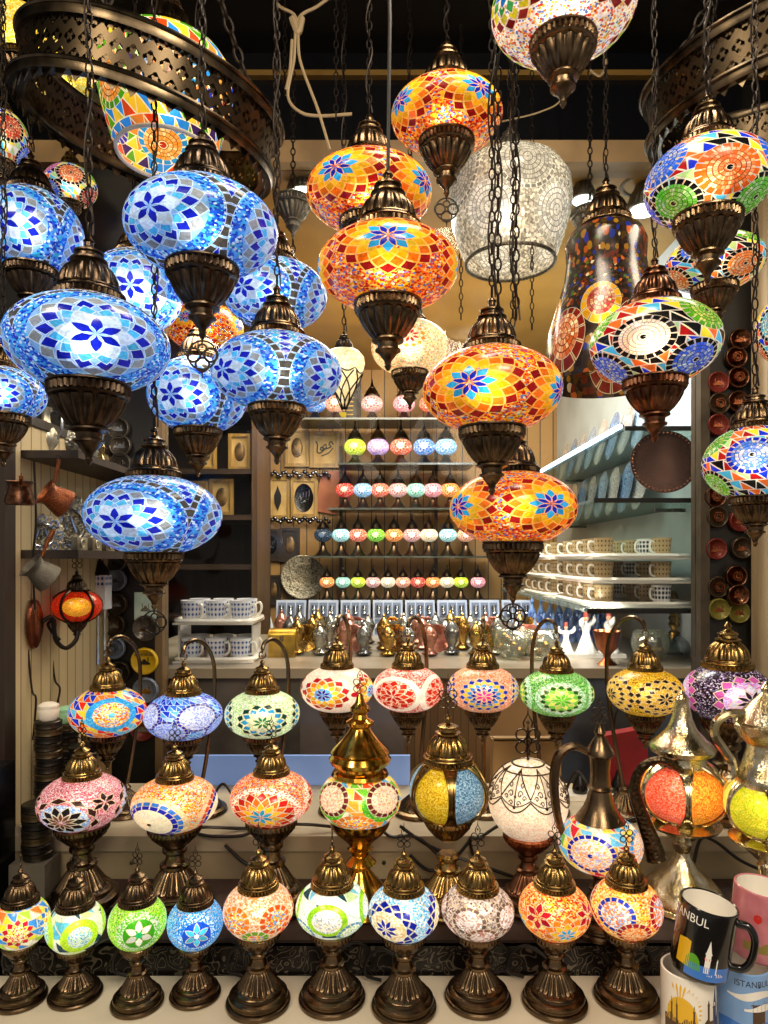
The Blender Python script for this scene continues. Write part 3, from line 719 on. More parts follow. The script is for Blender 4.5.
front = [
 (20, 922, 62, 52, 'multi', mosaic('front_0', {'t': 'tri', 's': (12, 8), 'p': [('#f0e030', .3), ('#3a8ce0', .2), ('#a0d040', .2), ('#f08030', .15), ('#fffbe0', .15)], 'e': .08},
    [dict(n=5, az=fz(20, Y1, -.1), R=30, L=[('P', .8, .28, 10, 0, ['#c81c30', '#2a78d8', '#58a828', '#c81c30', '#2a78d8']), ('K', 0, .62, [('#fff0c0', .4), ('#f0d030', .3), ('#d83060', .3)])])]), 'front row lamp with a red flower disc, first from the picture edge'),
 (75, 926, 62, 52, 'cream', mosaic('front_1', {'t': 'tri', 's': (9, 5), 'p': [('#eef4d8', .5), ('#1e4450', .16), ('#60b8d8', .2), ('#d8e8a0', .14)], 'e': .06, 'g': '#d8dcc0'},
    [dict(n=4, az=fz(75, Y1, .15), R=38, L=[('K', 0, 1.0, [('#a8d818', .5), ('#c8e840', .5)]), ('K', 0, .62, [('#d0e8f0', .4), ('#58a8d0', .3), ('#e0f0a0', .3)])])]), 'front row lamp of cream glass with a lime ringed disc'),
 (137, 922, 60, 54, 'lime', mosaic('front_2', bds([('#78d010', .4), ('#a8e828', .35), ('#d8f480', .15), ('#48a010', .1)], 17),
    [dict(n=3, az=fz(137, Y1, .05), R=46, L=[('K', .6, 1.0, [('#d8e0c8', .5), ('#68c020', .5)]), ('B', 0, .68, '#3c9818'), ('P', .3, .34, 6, 0, '#f4fbe8'), ('B', 0, .14, '#20b868')])]), 'lime green front row lamp with a white star'),
 (195, 923, 57, 52, 'sky', mosaic('front_3', bds([('#2c94e0', .45), ('#58bcf0', .35), ('#a8e0f8', .12), ('#1868c0', .08)], 17),
    [dict(n=3, az=fz(195, Y1, .05), R=42, L=[('K', .7, 1.0, [('#d0f0ff', .4), ('#2080d8', .6)]), ('B', 0, .7, '#1450c8'), ('P', .3, .36, 6, 0, '#48d0f4'), ('B', 0, .12, '#e8fcff')])]), 'sky blue front row lamp with a turquoise star'),
 (258, 910, 71, 58, 'orange', mosaic('front_4', bds([('#f4e4d0', .4), ('#f0904c', .35), ('#e8c0a0', .25)], 15),
    [dict(n=5, az=fz(258, Y1, .5), lat=5, R=28, L=[('S', .85, .15, 12, 0, ['#e85818', '#a01828', '#e85818', '#2878d0', '#f08020'], .38), ('K', 0, .7, conf)]), dict(n=5, az=fz(258, Y1, -.1), lat=-32, R=22, L=[('S', .8, .2, 10, 0, ['#60a020', '#e02030', '#58a028', '#e07020', '#2870c8']), ('K', 0, .6, conf)])]), 'front row lamp of orange and cream discs'),
 (332, 908, 73, 58, 'teal', mosaic('front_5', {'t': 'tri', 's': (9, 5), 'p': [('#f0f4ec', .5), ('#18404c', .18), ('#78c0e0', .18), ('#c8e0a8', .14)], 'e': .06, 'g': '#d8e4dc'},
    [dict(n=4, az=fz(332, Y1, -.15), lat=6, R=33, L=[('K', .6, 1.0, [('#88c818', .6), ('#b0e038', .4)]), ('K', 0, .72, [('#f4f4f0', .6), ('#b0b8c0', .25), ('#f8e8a0', .15)])]), dict(n=4, az=fz(332, Y1, .55), lat=-25, R=22, L=[('S', .9, .14, 14, 0, '#58a0c8'), ('K', 0, .8, [('#f8f8f4', .6), ('#a8d060', .4)])])]), 'white front row lamp with lime and teal pieces'),
 (404, 912, 71, 58, 'navy', mosaic('front_6', bds([('#8cd0f0', .4), ('#e8f6fc', .35), ('#48a8e0', .25)], 15),
    [dict(n=3, az=fz(404, Y1, -.5), lat=-6, R=50, L=[('P', .92, .16, 12, 0, '#0c1c9c'), ('P', .74, .16, 12, .5, '#0c1c9c'), ('B', 0, .68, '#f4ecc8'), ('K', .3, .66, [('#fbf4d8', .5), ('#e8c888', .5)]), ('P', .2, .24, 8, 0, '#1020a8')])]), 'pale blue and white front row lamp with a navy star'),
 (478, 911, 73, 57, 'mauve', mosaic('front_7', bds([('#a8948c', .35), ('#d8c8c0', .35), ('#6c5450', .15), ('#f0e4e0', .15)], 15),
    [dict(n=5, az=fz(478, Y1, -.25), lat=10, R=27, L=[('S', .9, .12, 14, 0, '#78605c'), ('K', 0, .8, [('#f0dcd4', .5), ('#c09888', .3), ('#fff', .2) if False else ('#ffffff', .2)])]), dict(n=5, az=fz(478, Y1, .15), lat=-25, R=24, L=[('S', .9, .14, 12, 0, '#8c5c50'), ('K', 0, .8, [('#f4e8e0', .6), ('#c88878', .4)])])], lit=.7), 'mauve grey front row lamp with pale discs'),
 (555, 910, 73, 60, 'flame', mosaic('front_8', bds([('#f05818', .3), ('#f8b020', .28), ('#d82018', .2), ('#f8e088', .22)], 15),
    [dict(n=4, az=fz(555, Y1, .35), lat=-18, R=36, L=[('P', .8, .26, 10, 0, '#f08018'), ('P', .5, .26, 8, .5, '#f8c020'), ('P', .2, .26, 7, 0, '#28a8e0')]), dict(n=4, az=fz(555, Y1, -.45), lat=12, R=26, L=[('P', .5, .5, 6, 0, '#b81428')])]), 'flame orange front row lamp with a turquoise star'),
 (627, 908, 74, 61, 'dots', mosaic('front_9', bds([('#f8d038', .35), ('#f09028', .3), ('#e84820', .15), ('#fff0b0', .2)], 14),
    [dict(n=4, az=fz(627, Y1, -.3), lat=10, R=32, L=[('S', .88, .13, 16, 0, ['#2038b8', '#b81830', '#2038b8', '#b81830']), ('K', 0, .78, [('#f8e8d8', .4), ('#f08840', .35), ('#8ca8d8', .25)])]), dict(n=4, az=fz(627, Y1, .25), lat=-25, R=27, L=[('S', .88, .15, 14, 0, '#b01c28'), ('K', 0, .76, [('#f8c890', .5), ('#f08030', .5)])])]), 'golden yellow front row lamp with blue-dotted discs, beside the mugs'),
]
for k, (px, py, w, h, nm, mat, lab) in enumerate(front):
    table_lamp(px, py, w, h + 6, Y1 + (0, .01, -.01, .01, -.01, 0, -.02, 0, -.01, 0)[k], TZ, mat, lab, P1, fin='flower' if k % 5 else 'spike', cord=front_cord(k), rc=.315 if k < 4 else .283, metal=BRASS if k > 3 else BRONZE)

# ---- second row on the dark step
P2 = 'middle row lamps on the dark step'
Y2 = 1.235
table_lamp(81, 802, 92, 62, Y2, BZ, mosaic('mid_0', bds([('#c85060', .35), ('#e89098', .35), ('#f4d0d0', .2), ('#7c2830', .1)], 24, .6, '#f8e0e0'),
    [dict(n=3, az=fz(81, Y2, -.45), lat=-14, R=44, L=[('P', .95, .14, 9, 0, '#3c1c18'), ('K', .35, .78, [('#a8c8f0', .5), ('#e8f0fc', .3), ('#6c94d8', .2)]), ('P', .5, .26, 10, .5, '#1c1418'), ('P', .22, .26, 10, 0, '#6c4838')]),
     dict(n=3, az=fz(81, Y2, .5), lat=16, R=22, L=[('P', .4, .5, 6, 0, '#241414')])], lit=.85), 'pink mosaic lamp with a black and blue star, middle row', P2, BRASS, rc=.215)
table_lamp(174, 804, 88, 61, Y2, BZ, mosaic('mid_1', bds([('#f07820', .35), ('#f8c040', .25), ('#e84818', .15), ('#88c0e0', .1), ('#f8e8c0', .15)], 21),
    [dict(n=3, az=fz(174, Y2, -.58), lat=-16, R=50, L=[('S', .97, .07, 20, 0, '#f8d8a0', .4), ('S', .83, .07, 18, .5, ['#3878d0', '#e85020', '#2850c0']), ('S', .69, .07, 16, 0, '#1c24a8', .46), ('B', 0, .62, '#f4e4c0'), ('S', 0, .07, 1, 0, '#181010', .5)])]), 'orange mosaic lamp with a plain cream disc ringed in blue squares', P2, BRASS, rc=.215)
table_lamp(271, 798, 83, 60, Y2, BZ, mosaic('mid_2', bds([('#e84018', .3), ('#f09030', .3), ('#f4d8a0', .2), ('#6878b8', .1), ('#b01818', .1)], 21),
    [dict(n=3, az=fz(271, Y2, -.25), lat=-12, R=58, L=[('K', .8, 1.0, [('#f4ecd8', .6), ('#e85830', .4)]), ('P', .68, .18, 14, 0, '#c82018'), ('P', .5, .2, 14, .5, '#f07018'), ('P', .32, .2, 10, 0, '#f8c020'), ('P', .13, .2, 7, 0, '#28a0c8')])]), 'orange and red mosaic lamp with a turquoise-hearted star, middle row', P2, BRASS, rc=.215)
# gold lamp
c = at(360, 798, Y2); W = sz(82, Y2)
t = empty('gold_mosaic_lamp', (c.x, Y2, BZ), 'polished gold lamp with a tall tiered top and many small mosaic discs', 'lamp', P2)
hz = c.z - BZ
put('foot', MB().lathe([(.42, 0), (.44, .03), (.40, .07), (.41, .1), (.34, .15), (.26, .26), (.16, .36), (.11, .42), (.15, .45), (.2, .49), (.15, .53), (.1, .57), (.13, .62), (.16, .64), (.12, .67), (.2, .74), (.3, .82), (.36, .9), (.38, .98), (.33, 1.0)], 64).mesh('foot'), GOLD, t, scale=(W, W, (hz - .03) / .98 * .98))
gl = put('glass_globe', GLOBE, mosaic('gold_multi', {'t': 'tri', 's': (16, 9), 'p': [('#f0a030', .25), ('#f4d848', .2), ('#5cb0e0', .12), ('#e84820', .15), ('#68b030', .13), ('#f8f0d8', .15)], 'e': .07},
    [dict(n=4, az=fz(360, Y2, .6), lat=10, R=34, L=[('K', .7, 1.0, [('#48a828', .7), ('#80d040', .3)]), ('S', .66, .08, 14, 0, '#48a828'), ('K', 0, .6, conf)]), dict(n=4, az=fz(360, Y2, -.1), lat=-34, R=28, L=[('S', .9, .12, 14, 0, '#e88028'), ('K', 0, .8, conf)]),
     dict(n=4, az=fz(360, Y2, -.75), lat=16, R=30, L=[('S', .9, .12, 16, 0, '#702828'), ('K', 0, .8, [('#f4dcc0', .7), ('#e0a880', .3)])])]), t, (0, 0, hz), (W / 2, W / 2, sz(60, Y2) / 2))
put('bulb', BULBM, BULBS, gl, scale=.28)
put('top_cap', MB().lathe([(.33, 0), (.35, .03), (.33, .07), (.28, .09), (.29, .14), (.36, .17), (.38, .22), (.34, .28), (.36, .31), (.33, .35), (.22, .46), (.15, .55), (.12, .6), (.16, .63), (.17, .67), (.1, .71), (.08, .76), (.12, .8), (.12, .84), (.06, .9), (.03, 1.0), (1e-5, 1.03)], 64).mesh('top_cap'), GOLD, t, (0, 0, hz + sz(60, Y2) / 2 * .72), W)
put('finial', FLOWER, GOLD, t, (0, 0, hz + sz(60, Y2) * .36 + W * .98), W * .25)

def panel_shell(R, H, n, half, az0, seg=144, rings=60, zmax=.96):
    """metal skin with n pointed-oval openings, and a raised rib along the edge of each"""
    vs, fs = [], []
    for i in range(rings + 1):
        la = -PI / 2 * .98 + PI * .98 * i / rings
        for k in range(seg):
            a = 2 * PI * k / seg
            vs.append((R * math.cos(la) * math.cos(a), R * math.cos(la) * math.sin(a), H * math.sin(la)))
    lim = 72
    for i in range(rings):
        la = math.degrees(-PI / 2 * .98 + PI * .98 * (i + .5) / rings)
        for k in range(seg):
            a = 360 * (k + .5) / seg
            d = abs(((a - az0 + 180 / n) % (360 / n)) - 180 / n)
            if abs(la) < lim and d < half * (1 - abs(la / lim) ** 2.8): continue
            k2 = (k + 1) % seg
            fs.append((i * seg + k, i * seg + k2, (i + 1) * seg + k2, (i + 1) * seg + k))
    mb = MB().add(vs, fs)
    for q in range(n):
        pts = []
        for sgn in (1, -1):
            for j in range(21):
                la = (-lim + 2 * lim * j / 20) * sgn
                d = half * (1 - abs(la / lim) ** 2.8) * sgn
                a = math.radians(az0 + q * 360 / n + d); l = math.radians(la)
                if j < 20: pts.append((R * 1.01 * math.cos(l) * math.cos(a), R * 1.01 * math.cos(l) * math.sin(a), H * 1.01 * math.sin(l)))
        mb.tube(pts, R * .028, 6, True)
    return mb
def twopanel(name, az0, n, cols, s, lit=1.0, sq=False):
    sets = [dict(n=1, az=az0 + i * 360 / n, R=30, L=[('A', 180 / n, [(q, 1) for q in cc])]) for i, cc in enumerate(cols)]
    return mosaic(name, {'t': 'beads', 's': s, 'p': [(q, 1) for q in cols[0]], 'edge': 1.1, 'g': '#3a2c14'}, sets, lit=lit, clear=.25, grout='#3a2c14')
c = at(448, 790, Y2); W = sz(82, Y2); hz = c.z - BZ; H = sz(68, Y2) / 2
t = empty('ribbed_lantern', (c.x, Y2, BZ), 'antique brass ribbed lantern with yellow and pale blue honeycomb panels', 'lamp', P2)
put('foot', FOOT, BRASS, t, scale=(W * .9, W * .9, W * 1.0)); put('cup', HOLD, BRASS, t, scale=(W * .95, W * .95, (hz - H * .8) / .86))
a0 = fz(448, Y2, -.42)
gl = put('glass_globe', GLOBE, twopanel('honeycomb', a0, 6, [('#d8b020', '#b88c10', '#f0d040'), ('#6c98b8', '#a8c8d8', '#3c6484'), ('#d8b020', '#b88c10'), ('#6c98b8', '#a8c8d8'), ('#d8b020', '#b88c10'), ('#6c98b8', '#a8c8d8')], 40, .7), t, (0, 0, hz), (W * .47, W * .47, H * .95))
put('bulb', BULBM, glow('dim_bulb', '#fff0d0', .3, False, True), gl, scale=.25)
put('ribbed_frame', panel_shell(W / 2, H, 6, 27, a0), BRASS, t, (0, 0, hz))
cp = put('top_cap', CAP, BRASS, t, (0, 0, hz + H * .78), W * .3); finial_flower(cp, 2.02, 1.15, BRONZE)

# white crackle globe with lace
c = at(528, 800, Y2); W = sz(79, Y2); hz = c.z - BZ; H = sz(80, Y2) / 2
t = empty('crackle_globe_lamp', (c.x, Y2, BZ), 'white crackle glass globe lamp under a lacy wire hood, on a copper foot', 'lamp', P2)
put('foot', FOOT, REDCOP, t, scale=(W * .8, W * .8, (hz - H * .9) / .86)); put('cup', HOLD, COPPER, t, scale=(W * 1.0, W * 1.0, (hz - H * .86) / .86))
gl = put('glass_globe', GLOBE, mosaic('crackle_glass', {'t': 'beads', 's': 26, 'p': [('#f0dcc0', .4), ('#ecd4b4', .35), ('#e4cba8', .25)], 'edge': .62, 'g': '#f8ead4'}, [], lit=.72, clear=.1, rough=.1), t, (0, 0, hz), (W / 2, W / 2, H))
put('bulb', BULBM, BULBS, gl, (0, 0, -.1), scale=.3)
mb = MB()
def on(a, l, k=1.015): return (W / 2 * k * math.cos(l) * math.cos(a), W / 2 * k * math.cos(l) * math.sin(a), H * k * math.sin(l))
N = 8
for q in range(N):
    a = 2 * PI * q / N + .25; st = 2 * PI / N
    mb.tube([on(a + st * (j / 12 - .5), .16 - .26 * math.cos((j / 12 - .5) * PI) + .1) for j in range(13)], .0012, 5)
    mb.tube([on(a + st * (j / 12 - .5), .30 - .16 * math.cos((j / 12 - .5) * PI)) for j in range(13)], .001, 5)
    for sg in (1, -1):
        for (u0, l0, rr) in ((.16, .42, .10), (.30, .34, .07), (.12, .22, .07), (.22, .62, .09)):
            mb.tube([on(a + sg * st * (u0 + rr * 1.0 * math.cos(w * .6) * (1 - w / 14)), l0 + rr * 1.0 * math.sin(w * .6) * (1 - w / 14)) for w in range(12)], .0009, 4)
        mb.tube([on(a + sg * st * .5 * (1 - j / 10), .32 + .75 * j / 10) for j in range(11)], .0011, 5)
    mb.tube([on(a, .1 + .1 * j) for j in range(11)], .0010, 5)
    mb.sphere(on(a, .12), .0028, 8, 6); mb.sphere(on(a, .36), .0024, 8, 6)
mb.ring((0, 0, H * .93), W * .2, .0018, 'z', 24, 5); mb.ring((0, 0, H * .8), W * .31, .0014, 'z', 28, 5)
put('wire_hood', mb, DARKB, t, (0, 0, hz))
put('finial', flower(0, 1).mesh('finial'), DARKB, t, (0, 0, hz + H * .98), (W * .48,) * 3)
put('finial', flower(0, 1).mesh('finial'), DARKB, t, (0, 0, hz + H * .98), (W * .34,) * 3, (0, 0, PI / 2))

# dark bronze ewer lamp with a mosaic body
Yw = 1.155
c = at(600, 843, Yw); W = sz(82, Yw); hz = c.z - BZ; H = sz(58, Yw) / 2
t = empty('ewer_lamp', (c.x, Yw, BZ), 'dark bronze ewer-shaped lamp, its belly of orange and blue disc mosaic', 'lamp', P2)
put('foot', FOOT, BRONZE, t, scale=(W * .7, W * .7, (hz - H * .8) / .66 * .95))
gl = put('glass_globe', GLOBE, mosaic('ewer_mosaic', {'t': 'tri', 's': (13, 8), 'p': [('#f0a030', .28), ('#68b8e0', .2), ('#f4d848', .15), ('#c82838', .14), ('#f8f0d8', .13), ('#58a830', .1)], 'e': .08},
    [dict(n=4, az=fz(600, Yw, -.22), lat=4, R=36, L=[('S', .88, .1, 20, 0, ['#1c24a0', '#3898e0', '#1c24a0', '#3898e0']), ('K', 0, .8, [('#f8dcc0', .4), ('#f0a058', .35), ('#a8b8d8', .25)]), ('S', 0, .1, 1, 0, '#1c24a0', .5)])]), t, (0, 0, hz), (W / 2, W / 2, H))
put('bulb', BULBM, BULBS, gl, scale=.3)
put('neck', MB().lathe([(.28, .0), (.3, .04), (.27, .08), (.2, .18), (.16, .28), (.13, .4), (.16, .43), (.125, .46), (.115, .62), (.13, .8), (.17, .84), (.16, .88), (.13, .94), (.08, 1.02), (.05, 1.06), (.07, 1.1), (.03, 1.2), (1e-5, 1.22)], 48).mesh('neck'), BRONZE, t, (0, 0, hz + H * .7), W)
hp = [(-.14, 0, .86), (-.3, 0, .93), (-.42, 0, .9), (-.52, 0, .78), (-.56, 0, .55), (-.55, 0, .3), (-.51, 0, .05), (-.44, 0, -.15)]
put('handle', MB().tube(smooth([(x * W, y, hz + H * .7 + z * W) for x, y, z in hp]), [.0055 + .003 * math.sin(PI * i / 56) for i in range(57)], 8).mesh('handle'), BRONZE, t)
put('finial', flower(0, 1).mesh('finial'), DARKB, t, (0, 0, hz + H * .7 + W * 1.15), W * .3)

SCALE = surf('scaled_bronze', '#6c5c44', .3, 1, nscale=8, color2='#3c3226', bump=.8, bscale=160, voro=True)
def silver_ewer(px, py, w, h, Y, z0, cols, label, spout, hand):
    c = at(px, py, Y); W = sz(w, Y); hz = c.z - z0; H = sz(h, Y) / 2
    t = empty('silver_ewer_lamp', (c.x, Y, z0), label, 'lamp', 'hammered silver lantern lamps')
    k = (hz - H * .8) / .95
    put('foot', MB().lathe([(.62, 0), (.66, .02), (.63, .06), (.6, .07), (.58, .12), (.42, .25), (.22, .38), (.12, .5), (.1, .56), (.13, .6), (.14, .66), (.1, .7)], 64).mesh('foot'), SILVER, t, scale=(W * .78, W * .78, k * 1.0))
    put('cup', MB().lathe([(.1, .69), (.17, .74), (.26, .8), (.4, .86), (.42, .89), (.38, .91), (.27, .93), (.28, 1.02), (.34, 1.06)], 64).mesh('cup'), SILVER, t, scale=(W, W, k))
    a0 = fz(px, Y, -.38)
    gl = put('glass_globe', GLOBE, twopanel('silver_panels_%d' % px, a0, 6, cols, 46, .85), t, (0, 0, hz), (W * .47, W * .47, H * .96))
    put('bulb', BULBM, BULBS, gl, scale=.3)
    put('ribbed_frame', panel_shell(W / 2, H, 6, 28, a0), SILVER, t, (0, 0, hz))
    return t, W, H, hz
t, W, H, hz = silver_ewer(682, 790, 88, 66, 1.255, BZ - .0, [('#f8603c', '#e84420', '#ffa080'), ('#f09028', '#f8c848', '#d85c18'), ('#f8603c', '#e84420'), ('#f09028', '#f8c848'), ('#f8603c', '#e84420'), ('#f09028', '#f8c848')],
                          'hammered silver lantern lamp with coral and orange panels and a dark curling spout', True, False)
put('top_cap', MB().lathe([(.3, -.08), (.26, .0), (.26, .08), (.34, .12), (.36, .17), (.34, .21), (.26, .27), (.16, .38), (.11, .5), (.085, .62), (.07, .68), (.08, .72), (.05, .76), (1e-5, .82)], 64).mesh('top_cap'), SILVER, t, (0, 0, hz + H * .85), W)
sp_ = [(-.12, -.3, .3), (-.34, -.3, .42), (-.53, -.25, .33), (-.61, -.22, .08), (-.52, -.24, -.26), (-.44, -.26, -.48), (-.39, -.28, -.68)]
put('spout', MB().tube(smooth([(x * W, y * W * .9, hz + z * W) for x, y, z in sp_]), [.006 + .012 * (i / 48) ** 1.6 for i in range(49)], 12).mesh('spout'), SCALE, t)
t, W, H, hz = silver_ewer(767, 806, 84, 66, 1.135, BZ - .0, [('#d8c818', '#a8c020', '#f4e048'), ('#f0d020', '#e8a810', '#f8ec80'), ('#d8c818', '#a8c020'), ('#f0d020', '#f8ec80'), ('#d8c818', '#a8c020'), ('#f0d020', '#f8ec80')],
                          'tall hammered silver ewer lamp with yellow green panels and a long curved handle', False, True)
put('neck', MB().lathe([(.33, -.1), (.36, 0), (.34, .06), (.27, .2), (.23, .34), (.22, .42), (.3, .5), (.36, .6), (.37, .66), (.35, .68), (.37, .7), (.3, .78), (.18, .92), (.1, 1.0), (.06, 1.04), (.07, 1.09), (.02, 1.16), (1e-5, 1.17)], 64).mesh('neck'), SILVER, t, (0, 0, hz + H * .8), W)
hp = [(-.24, 0, 1.0), (-.44, 0, 1.02), (-.6, 0, .9), (-.62, 0, .72), (-.52, 0, .52), (-.42, 0, .34), (-.42, 0, .18), (-.5, 0, .1)]
put('handle', MB().tube(smooth([(x * W, y, hz + H * .6 + z * W * .85) for x, y, z in hp]), .0075, 8).mesh('handle'), SILVER, t)

# ---- third row: swan-neck lamps on the white board
P3 = 'swan-neck lamps on the white board'
NECKF = MB().lathe([(.42, 0), (.44, .02), (.42, .06), (.36, .08), (.35, .1), (.3, .14, .08, 24), (.18, .24, .08, 24), (.09, .32), (.1, .36), (.06, .4)], 96).mesh('foot')
HOOK = MB().ring((0, 0, 2.28), .2, .045, 'y', 16, 6).ring((0, 0, 2.6), .2, .045, 'x', 16, 6).mesh('hook_ring')
def swan(px, py, w, h, Y, mat, label, ang, metal=BRASS, top=None, z0=CZB, rc=.222):
    c, W, H = fit(px, py, w, h, Y); W *= 2; hz = c.z - z0
    t = empty('swan_neck_lamp', (c.x, Y, z0), label, 'lamp', P3)
    ca, sa = math.cos(math.radians(ang)), math.sin(math.radians(ang))
    r = rc * W; zc = hz + H * math.sqrt(1 - (2 * rc) ** 2)
    zt = zc + 2.75 * r
    path = [(.30, .04), (.42, .3 * zt), (.56, .6 * zt), (.58, .84 * zt), (.46, .97 * zt), (.24, 1.03 * zt), (.06, 1.02 * zt), (0.0, .985 * zt)]
    put('foot', NECKF, BRONZE, t, (.30 * W * ca, .30 * W * sa, 0), (W * .84, W * .84, W * .95))
    put('neck', MB().tube(smooth([(u * W * ca, u * W * sa, z) for u, z in path]), .0045, 8).mesh('neck'), BRONZE, t)
    gl = put('glass_globe', GLOBE, mat, t, (0, 0, hz), (W / 2, W / 2, H))
    put('bulb', BULBM, BULBS, gl, scale=.28)
    cp = put('top_cap', CAP, metal, t, (0, 0, zc - .05 * r), r)
    put('hook_ring', HOOK, BRONZE, cp)
    cu = put('bottom_cup', CUP, metal if metal is not BRASS else BRONZE, t, (0, 0, -(zc - hz) + hz + .02 * W), .24 * W)
    return t
Y3 = 1.44
star5 = lambda a, b, c_, d: [('P', .85, .18, 12, 0, a), ('P', .66, .2, 12, .5, b), ('P', .45, .22, 10, 0, c_), ('P', .17, .24, 8, 0, d)]
swan(107, 712, 80, 53, Y3, mosaic('swan_0', {'t': 'tri', 's': (18, 10), 'p': [('#f0d030', .25), ('#1c34c0', .22), ('#e02818', .2), ('#f08028', .18), ('#58b8e0', .15)], 'e': .07},
    [dict(n=3, az=fz(107, Y3, .1), lat=8, R=38, L=[('K', .6, 1.0, [('#2c9ce0', .7), ('#58c0f0', .3)]), ('K', 0, .72, conf), ('S', 0, .14, 1, 0, '#58b8e0', .5)])]), 'swan-neck lamp of red, yellow and blue triangles with a ringed disc', 65)
swan(183, 716, 80, 51, Y3, mosaic('swan_1', {'t': 'tri', 's': (24, 13), 'p': [('#1838c8', .35), ('#3c78e0', .3), ('#58b0f0', .2), ('#a8d0f8', .15)], 'e': .07, 'g': '#d0e4ff'},
    [dict(n=4, az=fz(183, Y3, .38), lat=10, R=32, L=[('S', .94, .07, 24, 0, '#1c2ca8'), ('K', 0, .86, [('#e0e4f4', .5), ('#90a0d8', .3), ('#b8c8f0', .2)])]), dict(n=4, az=fz(183, Y3, -.4), lat=-22, R=28, L=[('S', .94, .08, 20, 0, '#1c2ca8'), ('K', 0, .84, [('#8098e0', .5), ('#c0d0f4', .5)])])], lit=.9), 'blue swan-neck lamp with silvery discs', 62)
swan(262, 714, 76, 51, Y3, mosaic('swan_2', bds([('#d0e8a8', .35), ('#f0f4d8', .3), ('#8cc060', .2), ('#b8d8b8', .15)], 21, .58, '#f4f8e0'),
    [dict(n=4, az=fz(262, Y3, 0), lat=-2, R=40, L=[('P', .88, .16, 12, 0, '#143c34'), ('P', .66, .2, 12, .5, '#2c9cd8'), ('P', .45, .2, 10, 0, '#e8f0c0'), ('P', .17, .24, 8, 0, '#1c7848')])]), 'pale green swan-neck lamp with a dark-tipped blue star', 62)
swan(337, 689, 73, 49, Y3, mosaic('swan_3', bds([('#f4dcc0', .6), ('#f8e8d8', .4)], 26, .62, '#fff4e4'),
    [dict(n=4, az=fz(337, Y3, -.38), R=43, L=[('P', .84, .17, 11, 0, '#b81828'), ('P', .64, .18, 11, .5, '#f08018'), ('P', .46, .2, 11, 0, '#f8d028'), ('B', 0, .34, '#48b0e8'), ('P', .15, .2, 7, 0, '#1020a0')]), dict(n=4, az=fz(337, Y3, .45), R=9, L=[('B', 0, .6, '#b81828')])]), 'cream swan-neck lamp with a red and yellow sun round a blue star', 75)
swan(408, 689, 71, 49, Y3, mosaic('swan_4', bds([('#c82c20', .35), ('#e86850', .35), ('#f8d8c8', .3)], 24, .58, '#fff0e0'),
    [dict(n=4, az=fz(408, Y3, -.42), lat=-4, R=46, L=[('B', .8, 1.02, '#f8ecd8'), ('P', .62, .2, 10, 0, '#c82018'), ('P', .4, .2, 9, .5, '#d83420'), ('P', .18, .26, 7, 0, '#b81818')])]), 'red swan-neck lamp with cream-bordered flowers', 60)
swan(483, 689, 72, 49, Y3, mosaic('swan_5', bds([('#e88848', .4), ('#f4c098', .3), ('#c85c28', .2), ('#f8e8d0', .1)], 26, .6, '#f8dcc0'),
    [dict(n=4, az=fz(483, Y3, .04), lat=-2, R=42, L=[('P', .86, .14, 16, 0, '#1c38b8'), ('P', .7, .14, 16, .5, '#f0d028'), ('P', .54, .16, 14, 0, '#3090e0'), ('P', .38, .16, 12, .5, '#1420a0'), ('P', .16, .22, 6, 0, '#f03890')])], lit=.9), 'orange beaded swan-neck lamp with a pink-hearted blue star', 80)
swan(557, 693, 75, 49, Y3, mosaic('swan_6', bds([('#2c8c18', .35), ('#58b830', .3), ('#a0d868', .2), ('#146010', .15)], 24, .58, '#d8f4c0'),
    [dict(n=4, az=fz(557, Y3, .14), lat=-2, R=42, L=[('K', .7, 1.0, [('#d8ecd8', .6), ('#78b868', .4)]), ('P', .68, .16, 14, 0, '#1c5c14'), ('B', 0, .6, '#78c838'), ('P', .4, .2, 10, .5, '#f0f060'), ('P', .18, .26, 7, 0, '#60b818')])]), 'green swan-neck lamp with a lime star in a white ring', 112)
swan(646, 692, 79, 51, Y3, mosaic('swan_7', bds([('#e0a818', .4), ('#f0c838', .3), ('#b87c10', .2), ('#f0d060', .1)], 24, .56, '#402c08'),
    [dict(n=4, az=fz(646, Y3, .5), lat=-2, R=46, L=[('P', .88, .12, 16, 0, '#2c1c08'), ('P', .72, .12, 16, .5, '#e8b830'), ('P', .55, .14, 14, 0, '#3c2808'), ('P', .38, .16, 12, .5, '#e8b830'), ('P', .16, .2, 7, 0, '#2c1c08')])]), 'golden swan-neck lamp with dark brown diamonds', 130)
table_lamp(729, 693, 94, 62, 1.46, CZB, mosaic('swan_8', bds([('#180c14', .5), ('#3c2438', .2), ('#8c74a0', .18), ('#d8d0e8', .12)], 24, .6, '#0c0808'),
    [dict(n=3, az=fz(729, 1.46, .5), lat=-2, R=44, L=[('P', .92, .2, 12, 0, '#c858a8'), ('K', .0, .8, [('#d070b8', .35), ('#f0c8e8', .3), ('#b8b0e8', .35)]), ('P', .5, .2, 10, 0, '#e8e8fc'), ('P', .2, .3, 8, 0, '#281830')])], lit=.8), 'black and purple mosaic lamp with a pink flower, on a tall turned brass stem', P3, BRASS, rc=.28, fin=None)

